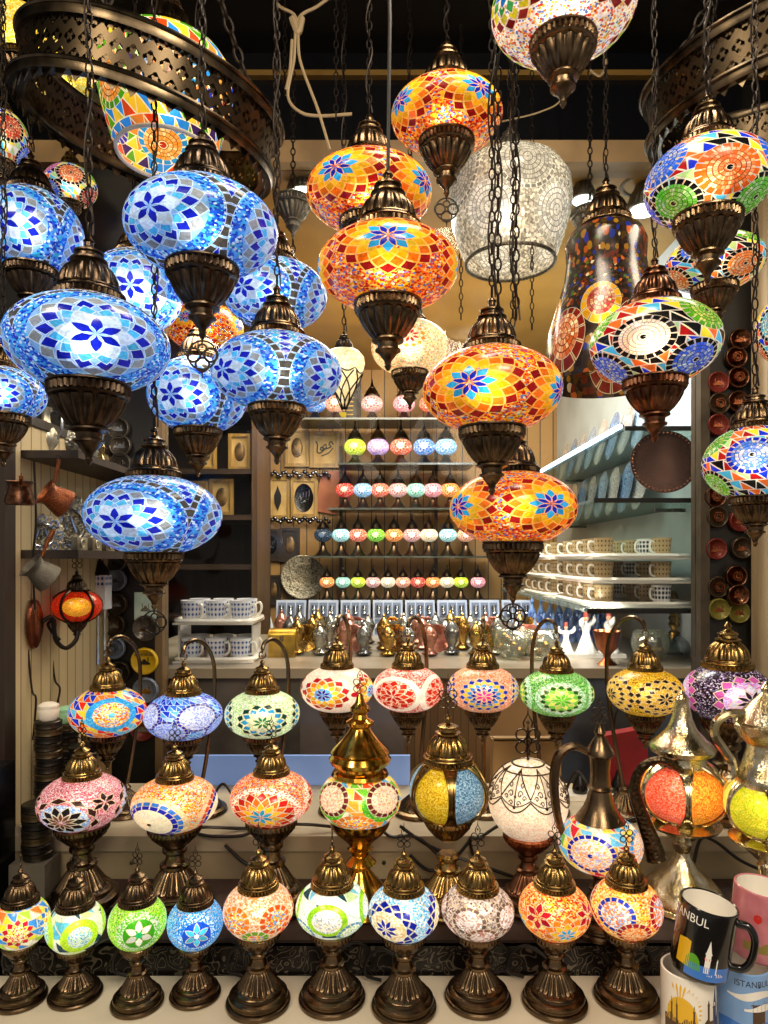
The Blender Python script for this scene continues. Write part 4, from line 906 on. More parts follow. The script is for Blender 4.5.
# cables lying on the boards
mb = MB()
def cable(pts, zs, Y, r=.0032, lab='', nm='power_cable'):
    P_ = [Vector(((px - X0) / F * y, y, z)) for (px, y), z in zip(pts, zs)]
    o = put(nm, MB().tube(smooth(P_), r, 6).mesh(nm), CORD); tag(o, lab, 'cable', 'black power cables on the display'); return o
zb = CZB + .004
cable([(205, 1.44), (222, 1.5), (238, 1.42), (250, 1.36), (215, 1.34), (190, 1.36)], [zb, zb + .05, zb + .03, zb, zb, zb], 0, lab='black cable looped behind the orange middle lamps on the white board')
cable([(150, 1.37), (200, 1.36), (250, 1.38), (300, 1.37), (345, 1.38)], [zb, zb + .01, zb, zb + .012, zb], 0, lab='black cable running along the front edge of the white board')
cable([(378, 1.36), (390, 1.34), (420, 1.335), (460, 1.335)], [zb + .02, zb, .905, BZ + .004], 0, lab='black cable dropping over the board edge behind the gold lamp')
cable([(480, 1.335), (470, 1.34), (480, 1.31), (510, 1.36), (560, 1.38)], [BZ + .004, .9, zb + .01, zb + .02, zb], 0, lab='black cable looped behind the ribbed lantern')
cable([(400, 1.335), (430, 1.337), (470, 1.335), (520, 1.335)], [.93, .89, .86, BZ + .004], 0, lab='black cable slung across the white board face near the crackle globe')
cable([(560, 1.5), (575, 1.45), (590, 1.42), (598, 1.47), (585, 1.52)], [zb, zb + .09, zb + .07, zb + .02, zb], 0, lab='black cable curling up behind the green swan-neck lamp')
cable([(672, 1.33), (690, 1.325), (700, 1.33), (715, 1.335), (740, 1.32), (768, 1.31)], [BZ + .03, BZ + .02, .905, .9, .87, .85], 0, lab='black cable bent in a zigzag between the silver lamps')
cable([(530, 1.36), (560, 1.34), (590, 1.36), (620, 1.38)], [zb, zb + .015, zb, zb + .01], 0, lab='black cable lying behind the ewer-shaped lamp')
cable([(410, 1.342), (430, 1.342), (452, 1.341), (470, 1.34)], [.87, .84, .86, .9], 0, lab='black cable hanging in a loop on the bench front below the ribbed lantern')
cable([(225, 1.342), (245, 1.342), (262, 1.341), (280, 1.342)], [.89, .855, .85, .88], 0, lab='black cable hanging on the bench front below the star-patterned orange lamp')
cable([(640, 1.5), (655, 1.46), (640, 1.42), (610, 1.4), (590, 1.44)], [zb, zb + .03, zb + .01, zb, zb + .01], 0, lab='black cable coiled on the bench under the golden swan-neck lamp')
# ================================================================== setting
YW = 1.9                                              # plane of the shop window
def slab(name, x0, x1, y0, y1, z0, z1, mat, kind='structure'):
    o = put(name, MB().box(((x0 + x1) / 2, (y0 + y1) / 2, (z0 + z1) / 2), (x1 - x0, y1 - y0, z1 - z0)), mat)
    tag(o, kind=kind); return o
DKWOOD = wood('dark_wood', '#1c130c', '#33241a', 2, 40)
slab('floor', -2.2, 2.2, -1.6, 4.2, -.06, 0, surf('floor_stone', '#5c5248', .5, nscale=4, color2='#40382f'))
slab('ceiling', -2.2, 2.2, -1.6, YW, ZC, ZC + .06, surf('black_ceiling', '#060606', .4))
TAN = surf('tan_paint', '#a8803c', .4, nscale=3, color2='#8c682e')
slab('ceiling_inner', -1.3, 1.3, YW + .05, 4.0, 2.55, 2.6, TAN)
slab('wall_front', -2.2, 2.2, YW, YW + .05, 2.60, ZC, surf('black_fascia', '#0a0b0e', .12))
slab('trim_1', -2.2, 2.2, YW - .03, YW + .05, 2.54, 2.60, surf('tan_trim', '#9c8058', .4, nscale=6, color2='#7c6444'))
slab('trim_2', -2.2, 2.2, YW - .02, YW + .0, 2.785, 2.80, surf('gold_trim', '#8c6c34', .35, .5))
slab('wall_back', -1.3, 1.3, 3.95, 4.0, 0, 2.6, planks('wood_boards', '#a88048', '#8c6830', '#3a2a16', .075))
GREYW = surf('pale_wall', '#b4bcbc', .35, nscale=3, color2='#98a0a0')
slab('wall_right', 1.0, 1.05, YW + .05, 4.0, 0, 2.6, GREYW)
slab('wall_left', -1.3, -1.25, YW + .05, 4.0, 0, 2.6, DKWOOD)
slab('wall_entrance_left', -1.25, -.755, 1.36, 1.40, 0, 1.74, DKWOOD)
slab('wall_side_upper', -1.25, -1.21, 1.36, YW, 1.70, ZC, DKWOOD)
slab('trim_6', -1.21, -.755, 1.36, YW, 1.74, 1.76, DKWOOD)
slab('wall_side', -.80, -.76, 1.40, YW + .02, 0, 1.74, planks('cream_slats', '#c8b48c', '#a8946c', '#5c4a30', .042, 'Y'))
slab('wall_window_left', -1.25, -.615, YW, YW + .05, 0, 2.54, surf('black_panel', '#100e0d', .4))
slab('wall_window_right', .895, 1.03, YW, YW + .05, 0, 2.54, surf('dark_olive_panel', '#15130e', .4))
slab('trim_3', .872, .897, YW - .02, YW + .04, 0, 2.54, surf('bronze_post', '#5c5040', .4, .6, nscale=8, color2='#3c342a'))
slab('trim_4', 1.0, 1.06, 1.78, 1.86, 0, 2.54, wood('cream_post', '#b09c7c', '#8c7858', 2, 30))
slab('wall_entrance_right', 1.06, 2.2, 1.78, 1.84, 0, ZC, wood('beige_panel', '#9c8868', '#846f50', 2, 20))
slab('trim_5', -.632, -.612, YW - .015, YW + .035, 0, 2.54, surf('tan_post', '#6c5638', .4))
win = put('window_1', MB().box(((.872 - .612) / 2, YW + .012, 1.86), (1.484, .006, 1.36)), glass('shop_window_glass', '#f8fafa', .013, .0)); tag(win, kind='structure')

# display steps
DISP = 'stepped display'
def block(name, x0, x1, y0, y1, z0, z1, mat, label, cat):
    o = put(name, MB().box(((x0 + x1) / 2, (y0 + y1) / 2, (z0 + z1) / 2), (x1 - x0, y1 - y0, z1 - z0)), mat)
    return tag(o, label, cat)
def scroll():
    m, nt = newmat('embossed_scrolls'); g = G(nt)
    out = g.n('ShaderNodeOutputMaterial'); p = g.n('ShaderNodeBsdfPrincipled'); nt.links.new(p.outputs[0], out.inputs[0])
    tc = g.n('ShaderNodeTexCoord'); nz = g.n('ShaderNodeTexNoise'); nz.inputs['Scale'].default_value = 34; nz.inputs['Detail'].default_value = 0
    nz.inputs['Distortion'].default_value = 1.6
    nt.links.new(tc.outputs['Object'], nz.inputs['Vector'])
    d = g.m('ABSOLUTE', g.m('SUBTRACT', g.m('FRACT', g.m('MULTIPLY', nz.outputs[0], 5.0)), .5))
    f = g.m('LESS_THAN', d, .1)
    g.L(g.mix(f, lin('#15110e'), lin('#6c6252')), p.inputs['Base Color']); p.inputs['Roughness'].default_value = .35
    b = g.n('ShaderNodeBump'); b.inputs['Distance'].default_value = .002; g.L(f, b.inputs['Height']); nt.links.new(b.outputs[0], p.inputs['Normal'])
    return m
table = empty('display_table', (0, .945, 0), 'white-topped display table carrying the front row of lamps', 'table')
put('tabletop', MB().box((.27, 0, .753), (1.94, .35, .03)), TABLEW, table)
for x in (-.66, 1.15):
    for y in (-.14, .14): put('leg', MB().box((x, y, .369), (.05, .05, .738)), DKWOOD, table)
stp = empty('display_step', (0, 1.235, 0), 'low dark step with embossed scrolls on its front, carrying the middle row', 'step')
put('riser', MB().box((.305, -.103, .79), (1.87, .01, .056)), scroll(), stp)
put('step_top', MB().box((.305, 0, .818), (1.87, .216, .01)), surf('dark_red_cloth', '#2c1c16', .7, nscale=25, color2='#3c2820', bump=.3, bscale=200), stp)
put('body', MB().box((.305, .01, .405), (1.85, .19, .81)), DKWOOD, stp)
brd = empty('display_bench', (0, 1.51, 0), 'white bench board at the back, carrying the swan-neck lamps and cables', 'bench')
put('board', MB().box((.0775, 0, .889), (1.665, .32, .03)), WHITEB, brd)
put('front_panel', MB().box((.0775, -.145, .437), (1.665, .02, .874)), surf('bench_front', '#a89878', .5, nscale=5, color2='#8c7c60'), brd)
for x in (-.5, .0, .5): put('screw', MB().lathe([(.004, 0), (.004, .002), (1e-5, .003)], 10, Matrix.Translation((x, -.155, .85)) @ Matrix.Rotation(PI / 2, 4, 'X')), PEWTER, brd)
block('grey_riser', -.708, -.64, 1.288, 1.348, 0, .874, surf('grey_box', '#5c564c', .5), 'grey box against the dark post under the stacks of tins', 'box')
block('grey_riser', -.655, -.5, 1.46, 1.46 + .0001 + .0, 0, .853, DKWOOD, None, None) if False else None
cab = empty('black_cabinet', (-.778, 1.25, 0), 'black cabinet at the picture edge beside the front row, with a dark handle', 'cabinet')
put('body', MB().box((-.06, 0, .53), (.24, .16, 1.06)), BLACK, cab)
put('handle', MB().tube([(.03, -.082, .93), (.03, -.1, .935), (.055, -.1, .935), (.055, -.082, .93)], .004, 6), IRON, cab)

# ------------------------------------------------------------------ inside the shop: counter and what stands on it
def pxX(px, Y): return (px - X0) / F * Y
KZ = 1.14
ctr = empty('glass_counter', (0, 2.4, 0), 'long glass counter inside the window, filled with glasses, lower front of grey and wooden panels', 'counter')
put('countertop', MB().box((.06, 0, KZ - .012), (1.82, .9, .024)), surf('pale_counter', '#8c8478', .3, nscale=6, color2='#706858'), ctr)
put('edge_trim', MB().box((.06, -.455, KZ - .012), (1.82, .01, .028)), surf('cream_edge', '#867a64', .4), ctr)
def front(x0, x1, mat, z0=.3, z1=1.11):
    a, b = pxX(x0, 1.96), pxX(x1, 1.96)
    put('front_panel', MB().box(((a + b) / 2, -.43, (z0 + z1) / 2), (b - a, .012, z1 - z0)), mat, ctr)
front(158, 192, DKWOOD); front(192, 300, surf('grey_glass_panel', '#5c544c', .12, nscale=8, color2='#3c3833')); front(300, 404, surf('mauve_grey_panel', '#6c625c', .12, nscale=5, color2='#4a443f'))
front(404, 482, planks('slatted_wood', '#7c5c34', '#5c4224', '#2c1c0c', .022)); front(482, 560, surf('cardboard', '#8c6c44', .6, nscale=4, color2='#745834'))
front(560, 705, surf('bluish_panel', '#4c5460', .2, nscale=6, color2='#2c2c30'))
b1 = block('blue_board', pxX(186, 1.66), pxX(410, 1.66), 1.654, 1.664, .905, .976, surf('light_blue', '#7c9cd8', .3, emit=.25), 'pale blue strip board lying behind the middle lamps on the bench', 'board')  # faint glow put into the blue, the board is no lamp
bag = empty('red_bag', (pxX(620, 1.63), 1.62, CZB), 'red paper bag standing behind the golden swan-neck lamp', 'bag')
put('body', MB().add([(-.05, -.02, 0), (.06, -.02, 0), (.06, .03, 0), (-.05, .03, 0), (-.052, -.012, .13), (.055, -.012, .15), (.055, .02, .15), (-.052, .02, .13)], [(0, 1, 5, 4), (1, 2, 6, 5), (2, 3, 7, 6), (3, 0, 4, 7), (0, 3, 2, 1), (4, 5, 6, 7)]), surf('red_paper', '#a01c28', .35, nscale=8, color2='#7c1018'), bag)
put('handle', MB().tube(smooth([(-.02, 0, .135), (-.01, 0, .19), (.02, 0, .19), (.03, 0, .145)]), .002, 6), IRON, bag)
bx = empty('cardboard_box', (pxX(525, 1.63), 1.63, CZB), 'open cardboard box behind the white crackle globe', 'box')
put('body', MB().box((0, 0, .06), (.16, .05, .12)), surf('brown_card', '#9c7a4c', .6, nscale=4, color2='#86683e'), bx)
put('flap', MB().box((0, -.03, .124), (.158, .03, .003), Matrix.Rotation(-.1, 4, 'X')), bx.children[0].material_slots[0].material, bx)
def socket(px, lab):
    Y = 1.57
    t = empty('power_plug', (pxX(px, Y), Y, CZB), lab, 'plug', 'plugs in the strip behind the ewer lamp')
    put('body', MB().lathe([(.016, .012), (.018, .02), (.015, .034), (.007, .05), (.004, .062), (1e-5, .063)], 16), BLACK, t)
st = empty('power_strip', (pxX(598, 1.57), 1.57, CZB), 'white power strip with black plugs on the bench behind the ewer lamp', 'power strip')
put('body', MB().box((0, 0, .006), (.16, .05, .012)), CERAMIC, st)
for q, px in enumerate((580, 598, 618)): socket(px, '%s black plug on the white power strip' % ORD[q])

# tea glass gift boxes leaning in a row at the back of the counter
SILV = surf('bright_silver', '#c8ccd0', .2, 1, nscale=20, color2='#90949c'); GLS = glass('clear_glass', '#e8eef0', .25, .05, body=.12)
PALE = surf('pale_blue_card', '#b0b6c0', .5, nscale=8, color2='#8c98b0')
WELL = surf('blue_grey_well', '#5c6880', .5)
for i in range(8):
    Y = 2.78; px = 290 + i * 32.6
    t = empty('tea_glass_set', (pxX(px, Y), Y, KZ), 'pale boxed set of tea glasses leaning in the back row, %s from the yellow casket' % ORD[i], 'boxed glasses', 'boxed tea glass sets', (math.radians(-14), 0, 0))
    put('box', MB().box((0, .012, .075), (.122, .02, .15)), PALE, t)
    for r_ in range(2):
        for k in range(3):
            x, z = (k - 1) * .037, .038 + r_ * .07
            put('well', MB().box((x, .003, z), (.032, .004, .062)), WELL, t)
            if r_: put('glass', MB().lathe([(.009, 0), (.011, .003), (.007, .015), (.011, .035), (.011, .036)], 14), SILV, t, (x, -.010, z - .02))
            else: put('saucer', MB().lathe([(1e-5, 0), (.007, .001), (.014, .003), (.0145, .005)], 18), SILV, t, (x, -.002, z), 1, (PI / 2, 0, 0))
# ornate tea sets and glass bowls in front of them
TG = [surf('rose_glass', '#c89078', .2, .6, nscale=40, color2='#8c5040'), surf('silver_glass', '#c0bcb0', .18, .8, nscale=40, color2='#787468'), surf('gold_glass', '#c8a050', .2, .9, nscale=40, color2='#7c5820'), surf('smoke_glass', '#8c8c88', .15, .7, nscale=30, color2='#4c4c4c')]
TGM = MB().lathe([(.022, 0), (.024, .004), (.016, .012), (.012, .022), (.02, .045, .08, 10), (.026, .07, .08, 10), (.022, .085), (.02, .088), (.012, .1), (.004, .108), (.006, .114), (1e-5, .12)], 40).mesh('ornate_glass')
SAU = MB().lathe([(1e-5, 0), (.02, .001), (.036, .006, .06, 14), (.045, .014, .06, 14), (.043, .015, .06, 14), (1e-5, .006)], 56).mesh('saucer')
n = 0
for row, (Y, k0) in enumerate(((2.52, 15), (2.36, 13), (2.22, 11))):
    for i in range(k0):
        px = 284 + row * 6 + i * (250 / k0) + random.uniform(-3, 3)
        mat = TG[(i * 7 + row * 3) % 4]
        nm = ('rose', 'silver', 'gold', 'smoky')[(i * 7 + row * 3) % 4]
        t = empty('ornate_tea_glass', (pxX(px, Y), Y + random.uniform(-.02, .02), KZ), '%s lidded tea glass on a saucer, %s along the %s counter row' % (nm, ORD[i] if i < 16 else 'last', ('back', 'middle', 'front')[row]), 'tea glass', 'ornate tea glasses on the counter')
        put('saucer', SAU, mat, t, scale=.62); sc = random.uniform(.8, 1.05)
        put('glass', TGM, mat, t, (0, 0, .007), (1, 1, sc))
        n += 1
        if (i + row) % 2 == 0:                       # a saucer standing on edge behind
            d = put('glass_saucer', SAU, GLS if i % 2 else mat, None, (pxX(px + 8, Y + .05), Y + .062, KZ + .047), 1.05, (math.radians(78), 0, random.uniform(-.4, .4)))
            tag(d, 'shiny saucer propped on edge behind the %s %s tea glass of the %s row' % (ORD[i] if i < 16 else 'last', nm, ('back', 'middle', 'front')[row]), 'saucer', 'saucers propped among the tea glasses')
# yellow casket
t = empty('yellow_casket', (pxX(283, 2.2), 2.2, KZ), 'small yellow gold casket with a domed lid beside the tea glasses', 'casket')
YEL = surf('yellow_gold', '#d0a838', .3, .7, nscale=20, color2='#8c6818')
put('body', MB().box((0, 0, .035), (.085, .06, .07)), YEL, t)
put('lid', MB().lathe([(.036, -.043), (.036, .043)], 24, Matrix.Translation((0, 0, .068)) @ Matrix.Rotation(PI / 2, 4, 'Y') @ Matrix.Diagonal((.6, .83, 1, 1))), YEL, t)
put('clasp', MB().box((0, -.032, .06), (.012, .006, .02)), BRASS, t)
for x in (-.036, .036): put('foot', MB().sphere((x, -.022, .002), .006, 10, 6), YEL, t)
# gold and silver trinkets at the right end
for i, (px, Y, h, s_, lab) in enumerate(((512, 2.15, .12, 'bowl', 'round glass bowl of gold trinkets behind the orange beaded lamp'), (541, 2.12, .1, 'bowl', 'glass bowl of gold trinkets behind the green swan-neck lamp'), (650, 2.12, .1, 'bowl', 'glass bowl of gold trinkets beside the silver dome'))):
    t = empty('trinket_bowl', (pxX(px, Y), Y, KZ), lab, 'bowl', 'glass bowls of trinkets')
    put('bowl', MB().shell([(.025, 0), (.05, .02), (.058, .05), (.05, .085), (.04, .095)], 32), glass('bowl_glass_%d' % i, '#d8dccc', .2, .05, body=.1), t)
    for k in range(9):
        put('trinket', MB().sphere((0, 0, 0), .013, 10, 7), TG[2] if k % 3 else TG[1], t, (random.uniform(-.03, .03), random.uniform(-.03, .03), .02 + .006 * k))
CONE = MB().lathe([(.018, 0), (.02, .005), (.01, .012), (.012, .02)] + [(.014 + .004 * math.sin(k * PI) + (.005 if k % 2 else 0), .02 + k * .009) for k in range(11)] + [(.006, .125), (1e-5, .13)], 24)
t = empty('pine_cone_bottle', (pxX(674, 2.3), 2.3, KZ + .06), 'gold pine cone shaped bottle standing on a silver dome', 'bottle')
put('body', CONE, TG[2], t, (0, 0, 0), (1, 1, 1.15))
t = empty('silver_dome', (pxX(672, 2.3), 2.3, KZ), 'low silver dome box under the gold pine cone bottle', 'box')
put('body', MB().lathe([(.085, 0), (.09, .01), (.085, .02), (.065, .04), (.03, .055), (.025, .0585), (1e-5, .06)], 40), SILV, t); put('rim', MB().ring((0, 0, .012), .09, .004, 'z', 32, 6), SILV, t)
t = empty('copper_crown_bowl', (pxX(607, 2.03), 2.03, KZ), 'copper footed bowl with a notched rim in front of the white figurines', 'bowl')
put('bowl', MB().lathe([(.02, 0), (.022, .005), (.01, .02), (.012, .03), (.03, .05, .05, 10), (.036, .08, .05, 10), (.04, .1, .18, 10), (.03, .08)], 60), COPPER, t)
put('stand', MB().lathe([(.03, 0), (.024, .006), (.01, .015), (1e-5, .02)], 24), COPPER, t)
# whirling figurines
ROBE = surf('white_robe', '#e4e0dc', .4, nscale=10, color2='#c4c0bc')
FEZ = surf('red_felt', '#9c3c34', .7)
SKIN = surf('figurine_face', '#c89878', .5)
for i, (px, h, lab) in enumerate(((566, .11, 'smallest white whirling figurine with a red hat, nearest the blue bottles'), (586, .15, 'white whirling figurine with a red hat between two others'), (609, .155, 'tallest white whirling figurine with a red hat, nearest the looped lamp neck'))):
    s_ = h / .15 * .88
    Y = 2.2
    t = empty('whirling_figurine', (pxX(px, Y), Y, KZ + .012), lab, 'figurine', 'white whirling figurines', (0, 0, i * .7))
    b = MB().lathe([(.036, 0, .12, 8), (.034, .006, .12, 8), (.024, .035, .1, 8), (.014, .065, .05, 8), (.012, .075), (.017, .09), (.019, .1), (.014, .108), (.006, .111), (.006, .116)], 48)
    for sg in (1, -1):
        b.tube(smooth([(sg * .012, 0, .1), (sg * .03, -.002, .104), (sg * .04, -.008, .118), (sg * .036, -.012, .13)], 5), [.007, .0075, .008, .0085, .009, .0095, .0095, .009, .009, .0085, .008, .007, .006, .005, .004, .003], 8)
    put('body', b, ROBE, t, scale=s_)
    put('head', MB().sphere((0, 0, .124), (.0095, .01, .012), 16, 10).sphere((0, -.0105, .123), .002, 8, 6), SKIN, t, scale=s_)
    put('hat', MB().lathe([(.0095, .130), (.010, .131), (.0078, .150), (.007, .151), (1e-5, .152)], 16), FEZ, t, scale=s_)
block('figurine_stand', pxX(556, 2.2), pxX(622, 2.2), 2.16, 2.24, KZ, KZ + .012, surf('white_stand_2', '#b8b4ac', .4), 'low white stand under the white figurines', 'stand')
# blue bottles
BLU = surf('cobalt_glass', '#2c4c94', .15, nscale=30, color2='#88a8d8', coat=.5)
BOT = MB().lathe([(.014, 0), (.016, .004), (.016, .05), (.013, .06), (.006, .075), (.005, .09), (.008, .092), (.007, .1), (1e-5, .112)], 20).mesh('blue_bottle')
k = 0
for row in range(2):
    for i in range(9):
        Y = 2.72 - row * .14; px = 532 + i * 9 + row * 3
        z = 1.19 if row == 0 else KZ
        tag(put('blue_bottle', BOT, BLU, None, (pxX(px, Y), Y, z), 1.0), 'blue glass souvenir bottle, %s along the %s row beside the figurines' % (ORD[i], ('raised back', 'front')[row]), 'bottle', 'blue glass bottles')
block('bottle_stand', pxX(526, 2.72), pxX(618, 2.72), 2.68, 2.76, KZ, 1.19, surf('white_stand', '#b0b4bc', .4), 'low white stand under the back row of blue bottles', 'stand')

# ------------------------------------------------------------------ small lamps on the back shelves
SB = 3.72
SHB = MB().lathe([(.5, 0), (.52, .03), (.46, .08), (.36, .14), (.2, .34), (.14, .46), (.18, .5), (.12, .56), (.14, .64), (.26, .74), (.32, .82), (.3, .86)], 20).mesh('foot')
SHC = MB().lathe([(.36, 0), (.37, .08), (.32, .16), (.27, .34), (.16, .5), (.17, .55), (.1, .62), (.06, .8), (.02, 1.1), (1e-5, 1.12)], 20).mesh('top_cap')
SHG = MB().sphere((0, 0, 0), 1, 24, 14).mesh('glass_globe', 180)
smats = {}
def tiny(name, c1, c2, c3):
    if name not in smats:
        smats[name] = mosaic('tiny_' + name, {'t': 'beads', 's': 12, 'p': [(c1, .55), (c2, .3), (c3, .15)], 'edge': 1.1}, [dict(n=3, az=-95, R=40, L=[('P', .75, .3, 10, 0, c2), ('B', 0, .5, c3)])], lit=1.15, clear=.2, grout=c3)
    return smats[name]
TINY = {'lime': ('#c8e028', '#a0c010', '#fbffa0'), 'violet': ('#a890d8', '#e0a8c0', '#f4ecff'), 'coral': ('#f07858', '#d83828', '#ffe8d0'), 'blue': ('#5c9cec', '#2858c0', '#f0f8ff'), 'red': ('#e83830', '#b01818', '#ffc8b0'),
        'sky': ('#8cc8ec', '#4c90d0', '#ffffff'), 'peach': ('#f0b088', '#d86848', '#fff0e0'), 'rose': ('#e8b0a8', '#c86868', '#fff4f0'), 'mint': ('#a0e0c8', '#58b098', '#f4fff8'), 'green': ('#88d828', '#48a010', '#e0ffb0'),
        'orange': ('#f89840', '#e85820', '#fff0b8'), 'cream': ('#f4e4c0', '#e0b880', '#fffdf0'), 'pink': ('#f0a0a8', '#d86078', '#fff0f0'), 'dark': ('#283848', '#182430', '#5c6c80'), 'teal': ('#b0e8e4', '#58b8c0', '#ffffff')}
rows = [(421, 22, [(315, 'blue'), (336, 'peach'), (372, 'rose'), (404, 'pink'), (430, 'coral')], 404),
        (465, 22, [(355, 'lime'), (378, 'violet'), (401, 'coral'), (424, 'blue'), (446, 'sky')], 447),
        (509, 19, [(345, 'red'), (363, 'sky'), (380, 'coral'), (398, 'rose'), (416, 'mint'), (433, 'pink'), (450, 'orange')], 490),
        (556, 18, [(323, 'dark'), (341, 'teal'), (358, 'coral'), (376, 'green'), (394, 'orange'), (412, 'rose'), (429, 'cream'), (448, 'teal'), (466, 'peach')], 535),
        (600, 15, [(327, 'orange'), (343, 'mint'), (358, 'lime'), (373, 'rose'), (388, 'cream'), (403, 'peach'), (418, 'red'), (433, 'orange'), (447, 'cream'), (461, 'lime'), (478, 'pink')], 582)]
SHELFM = surf('shelf_glass_edge', '#2c3028', .2, nscale=8, color2='#4c5048')
sn = ('topmost', 'second', 'third', 'fourth', 'lowest')
proto = None
for ri, (yb, w, items, yc) in enumerate(rows):
    z0 = CZ - (yb - Y0) * SB / F
    xa, xb = pxX(items[0][0] - 16, SB), pxX(items[-1][0] + 26, SB)
    s = put('lamp_shelf', MB().box(((xa + xb) / 2, SB + .04, z0 - .005), (xb - xa, .26, .01)), SHELFM)
    tag(s, '%s narrow glass shelf of small lamps on the back wall' % sn[ri], 'shelf', 'glass shelves of small lamps')
    for i, (px, cn) in enumerate(items):
        W = sz(w, SB); hz = CZ - (yc - Y0) * SB / F - z0
        lab = 'tiny %s mosaic lamp, %s along the %s back shelf from the framed pictures' % (cn, ORD[i], sn[ri])
        if proto is None:
            t = proto = empty('shelf_lamp', (0, 0, 0), lab, 'lamp', 'tiny lamps on the back shelves')
            put('foot', SHB, DARKB, t); put('glass_globe', SHG, None, t); put('top_cap', SHC, DARKB, t)
        else:
            t = copy_tree(proto); t['label'] = lab
        t.location = (pxX(px, SB), SB, z0)
        for ch in t.children:
            nm = ch.name.split('.')[0]
            if nm == 'foot': ch.scale = (W * .9, W * .9, hz / .95)
            elif nm == 'glass_globe': ch.location = (0, 0, hz); ch.scale = (W / 2, W / 2, W * .40); ch.material_slots[0].material = tiny(cn, *TINY[cn])
            else: ch.location = (0, 0, hz + W * .32); ch.scale = (W, W, W * .74)
for px in (341, 436, 505):
    o = put('shelf_upright', MB().box((pxX(px, 3.9), 3.9, 1.6), (.018, .02, 1.0)), DKWOOD)
    tag(o, {341: 'dark upright of the back shelves, nearest the framed calligraphy', 436: 'dark upright in the middle of the back shelves', 505: 'dark upright at the far end of the back shelves'}[px], 'shelf upright', 'uprights of the back shelves')

# ------------------------------------------------------------------ framed pictures and plaques on the back wall
GFR = wood('gilt_frame', '#7c6032', '#b08c48', 2, 60, .35); PARCH = surf('parchment', '#c8a868', .5, nscale=12, color2='#a88448'); INK = surf('black_ink', '#16100a', .4)
WB = 3.94
def stroke(pts, r=.0022): return MB().tube(smooth([(x, -.014, z) for x, z in pts], 5), r, 5)
def frame(px, py, w, h, label, body, style=0, Y=WB):
    c = at(px, py, Y); W, H = sz(w, Y), sz(h, Y)
    t = empty('framed_picture', (c.x, Y, c.z), label, 'picture', 'framed pictures and plaques')
    m = MB()
    for sx in (-1, 1): m.box((sx * (W / 2 - W * .07), -.008, 0), (W * .14, .016, H))
    for sz_ in (-1, 1): m.box((0, -.008, sz_ * (H / 2 - W * .07)), (W * .72, .016, W * .14))
    put('frame', m, GFR if style == 0 else DKWOOD, t)
    put('panel', MB().box((0, -.003, 0), (W * .74, .006, H - W * .26)), PARCH if style == 0 else surf('dark_panel_%d' % px, '#2c241a', .4), t)
    for nm, mb_, mt in body(W, H): put(nm, mb_, mt, t)
    return t
def calli_name(W, H):
    s = W * .3
    q = lambda L: [(x * s, z * s) for x, z in L]
    m = MB()
    m.tube(smooth([(x, -.01, z) for x, z in q([(.95, .55), (.7, .9), (.45, .6), (.7, .35), (.4, .2), (.0, .1), (-.2, .35), (.1, .6), (.15, .2)])], 5), W * .022, 5)
    m.tube(smooth([(x, -.01, z) for x, z in q([(.15, .2), (-.2, -.05), (-.5, .05), (-.35, .3), (-.15, .0), (-.5, -.35), (-.85, -.2), (-.8, .5), (-1.0, .95)])], 5), W * .026, 5)
    m.tube(smooth([(x, -.01, z) for x, z in q([(.9, .2), (.4, -.35), (-.4, -.7)])], 5), W * .018, 5)
    return [('calligraphy', m, INK)]
def calli_oval(W, H):
    s = W * .24
    m = MB()
    for x, z0, z1 in ((.8, -.3, 1.2), (.35, -.5, .9), (-.1, -.4, .8)):
        m.tube(smooth([(x * s, -.012, z1 * s), (x * s - .1 * s, -.012, 0), (x * s - .35 * s, -.012, z0 * s)], 4), W * .028, 5)
    m.tube(smooth([(.3 * s, -.012, -.5 * s), (-.5 * s, -.012, -.7 * s), (-.8 * s, -.012, -.1 * s), (-.5 * s, -.012, .2 * s), (-.45 * s, -.012, -.5 * s)], 4), W * .03, 5)
    return [('medallion', MB().lathe([(1e-5, .004), (W * .27, .004), (W * .33, .007), (W * .34, .003), (W * .34, 0)], 32, Matrix.Translation((0, -.006, 0)) @ Matrix.Rotation(PI / 2, 4, 'X') @ Matrix.Diagonal((1, 1.5, 1, 1))), BLACK), ('calligraphy', m, SILV)]
def drop(W, H):
    m = MB().prism([(0, -H * .3), (W * .12, -H * .12), (W * .14, .05 * H), (W * .05, H * .2), (0, H * .3), (-W * .05, H * .2), (-W * .14, .05 * H), (-W * .12, -H * .12)], .004, Matrix.Translation((0, -.012, 0)))
    return [('emblem', m, INK)]
def bust(W, H):
    return [('relief', MB().sphere((0, -.006, 0), (W * .24, .008, H * .26), 20, 10), surf('old_relief', '#4c3a22', .4, .4, nscale=30, color2='#8c6c3c'))]
def lines(W, H):
    m = MB()
    for k in range(9): m.box((0, -.008, H * (.34 - .085 * k)), (W * .5, .002, H * .02))
    return [('script', m, surf('gold_ink', '#b08c40', .4, .5))]
frame(325, 450, 30, 36, 'gilt framed black calligraphy on parchment beside the tiny lamps', calli_name)
frame(297, 448, 24, 38, 'gilt framed oval relief next to the black calligraphy', bust)
frame(278, 498, 26, 42, 'gilt framed dark drop emblem behind the cup of a blue lamp', drop)
frame(304, 498, 28, 40, 'framed black oval with silver calligraphy', calli_oval)
frame(271, 545, 18, 32, 'small dark plaque with a pale oval script, lower of the plaques', calli_oval, 1)
frame(290, 545, 20, 34, 'small dark plaque with an oval relief above the round silver plate', bust, 1)
frame(274, 590, 14, 30, 'narrow dark plaque under the small oval plaques', bust, 1)
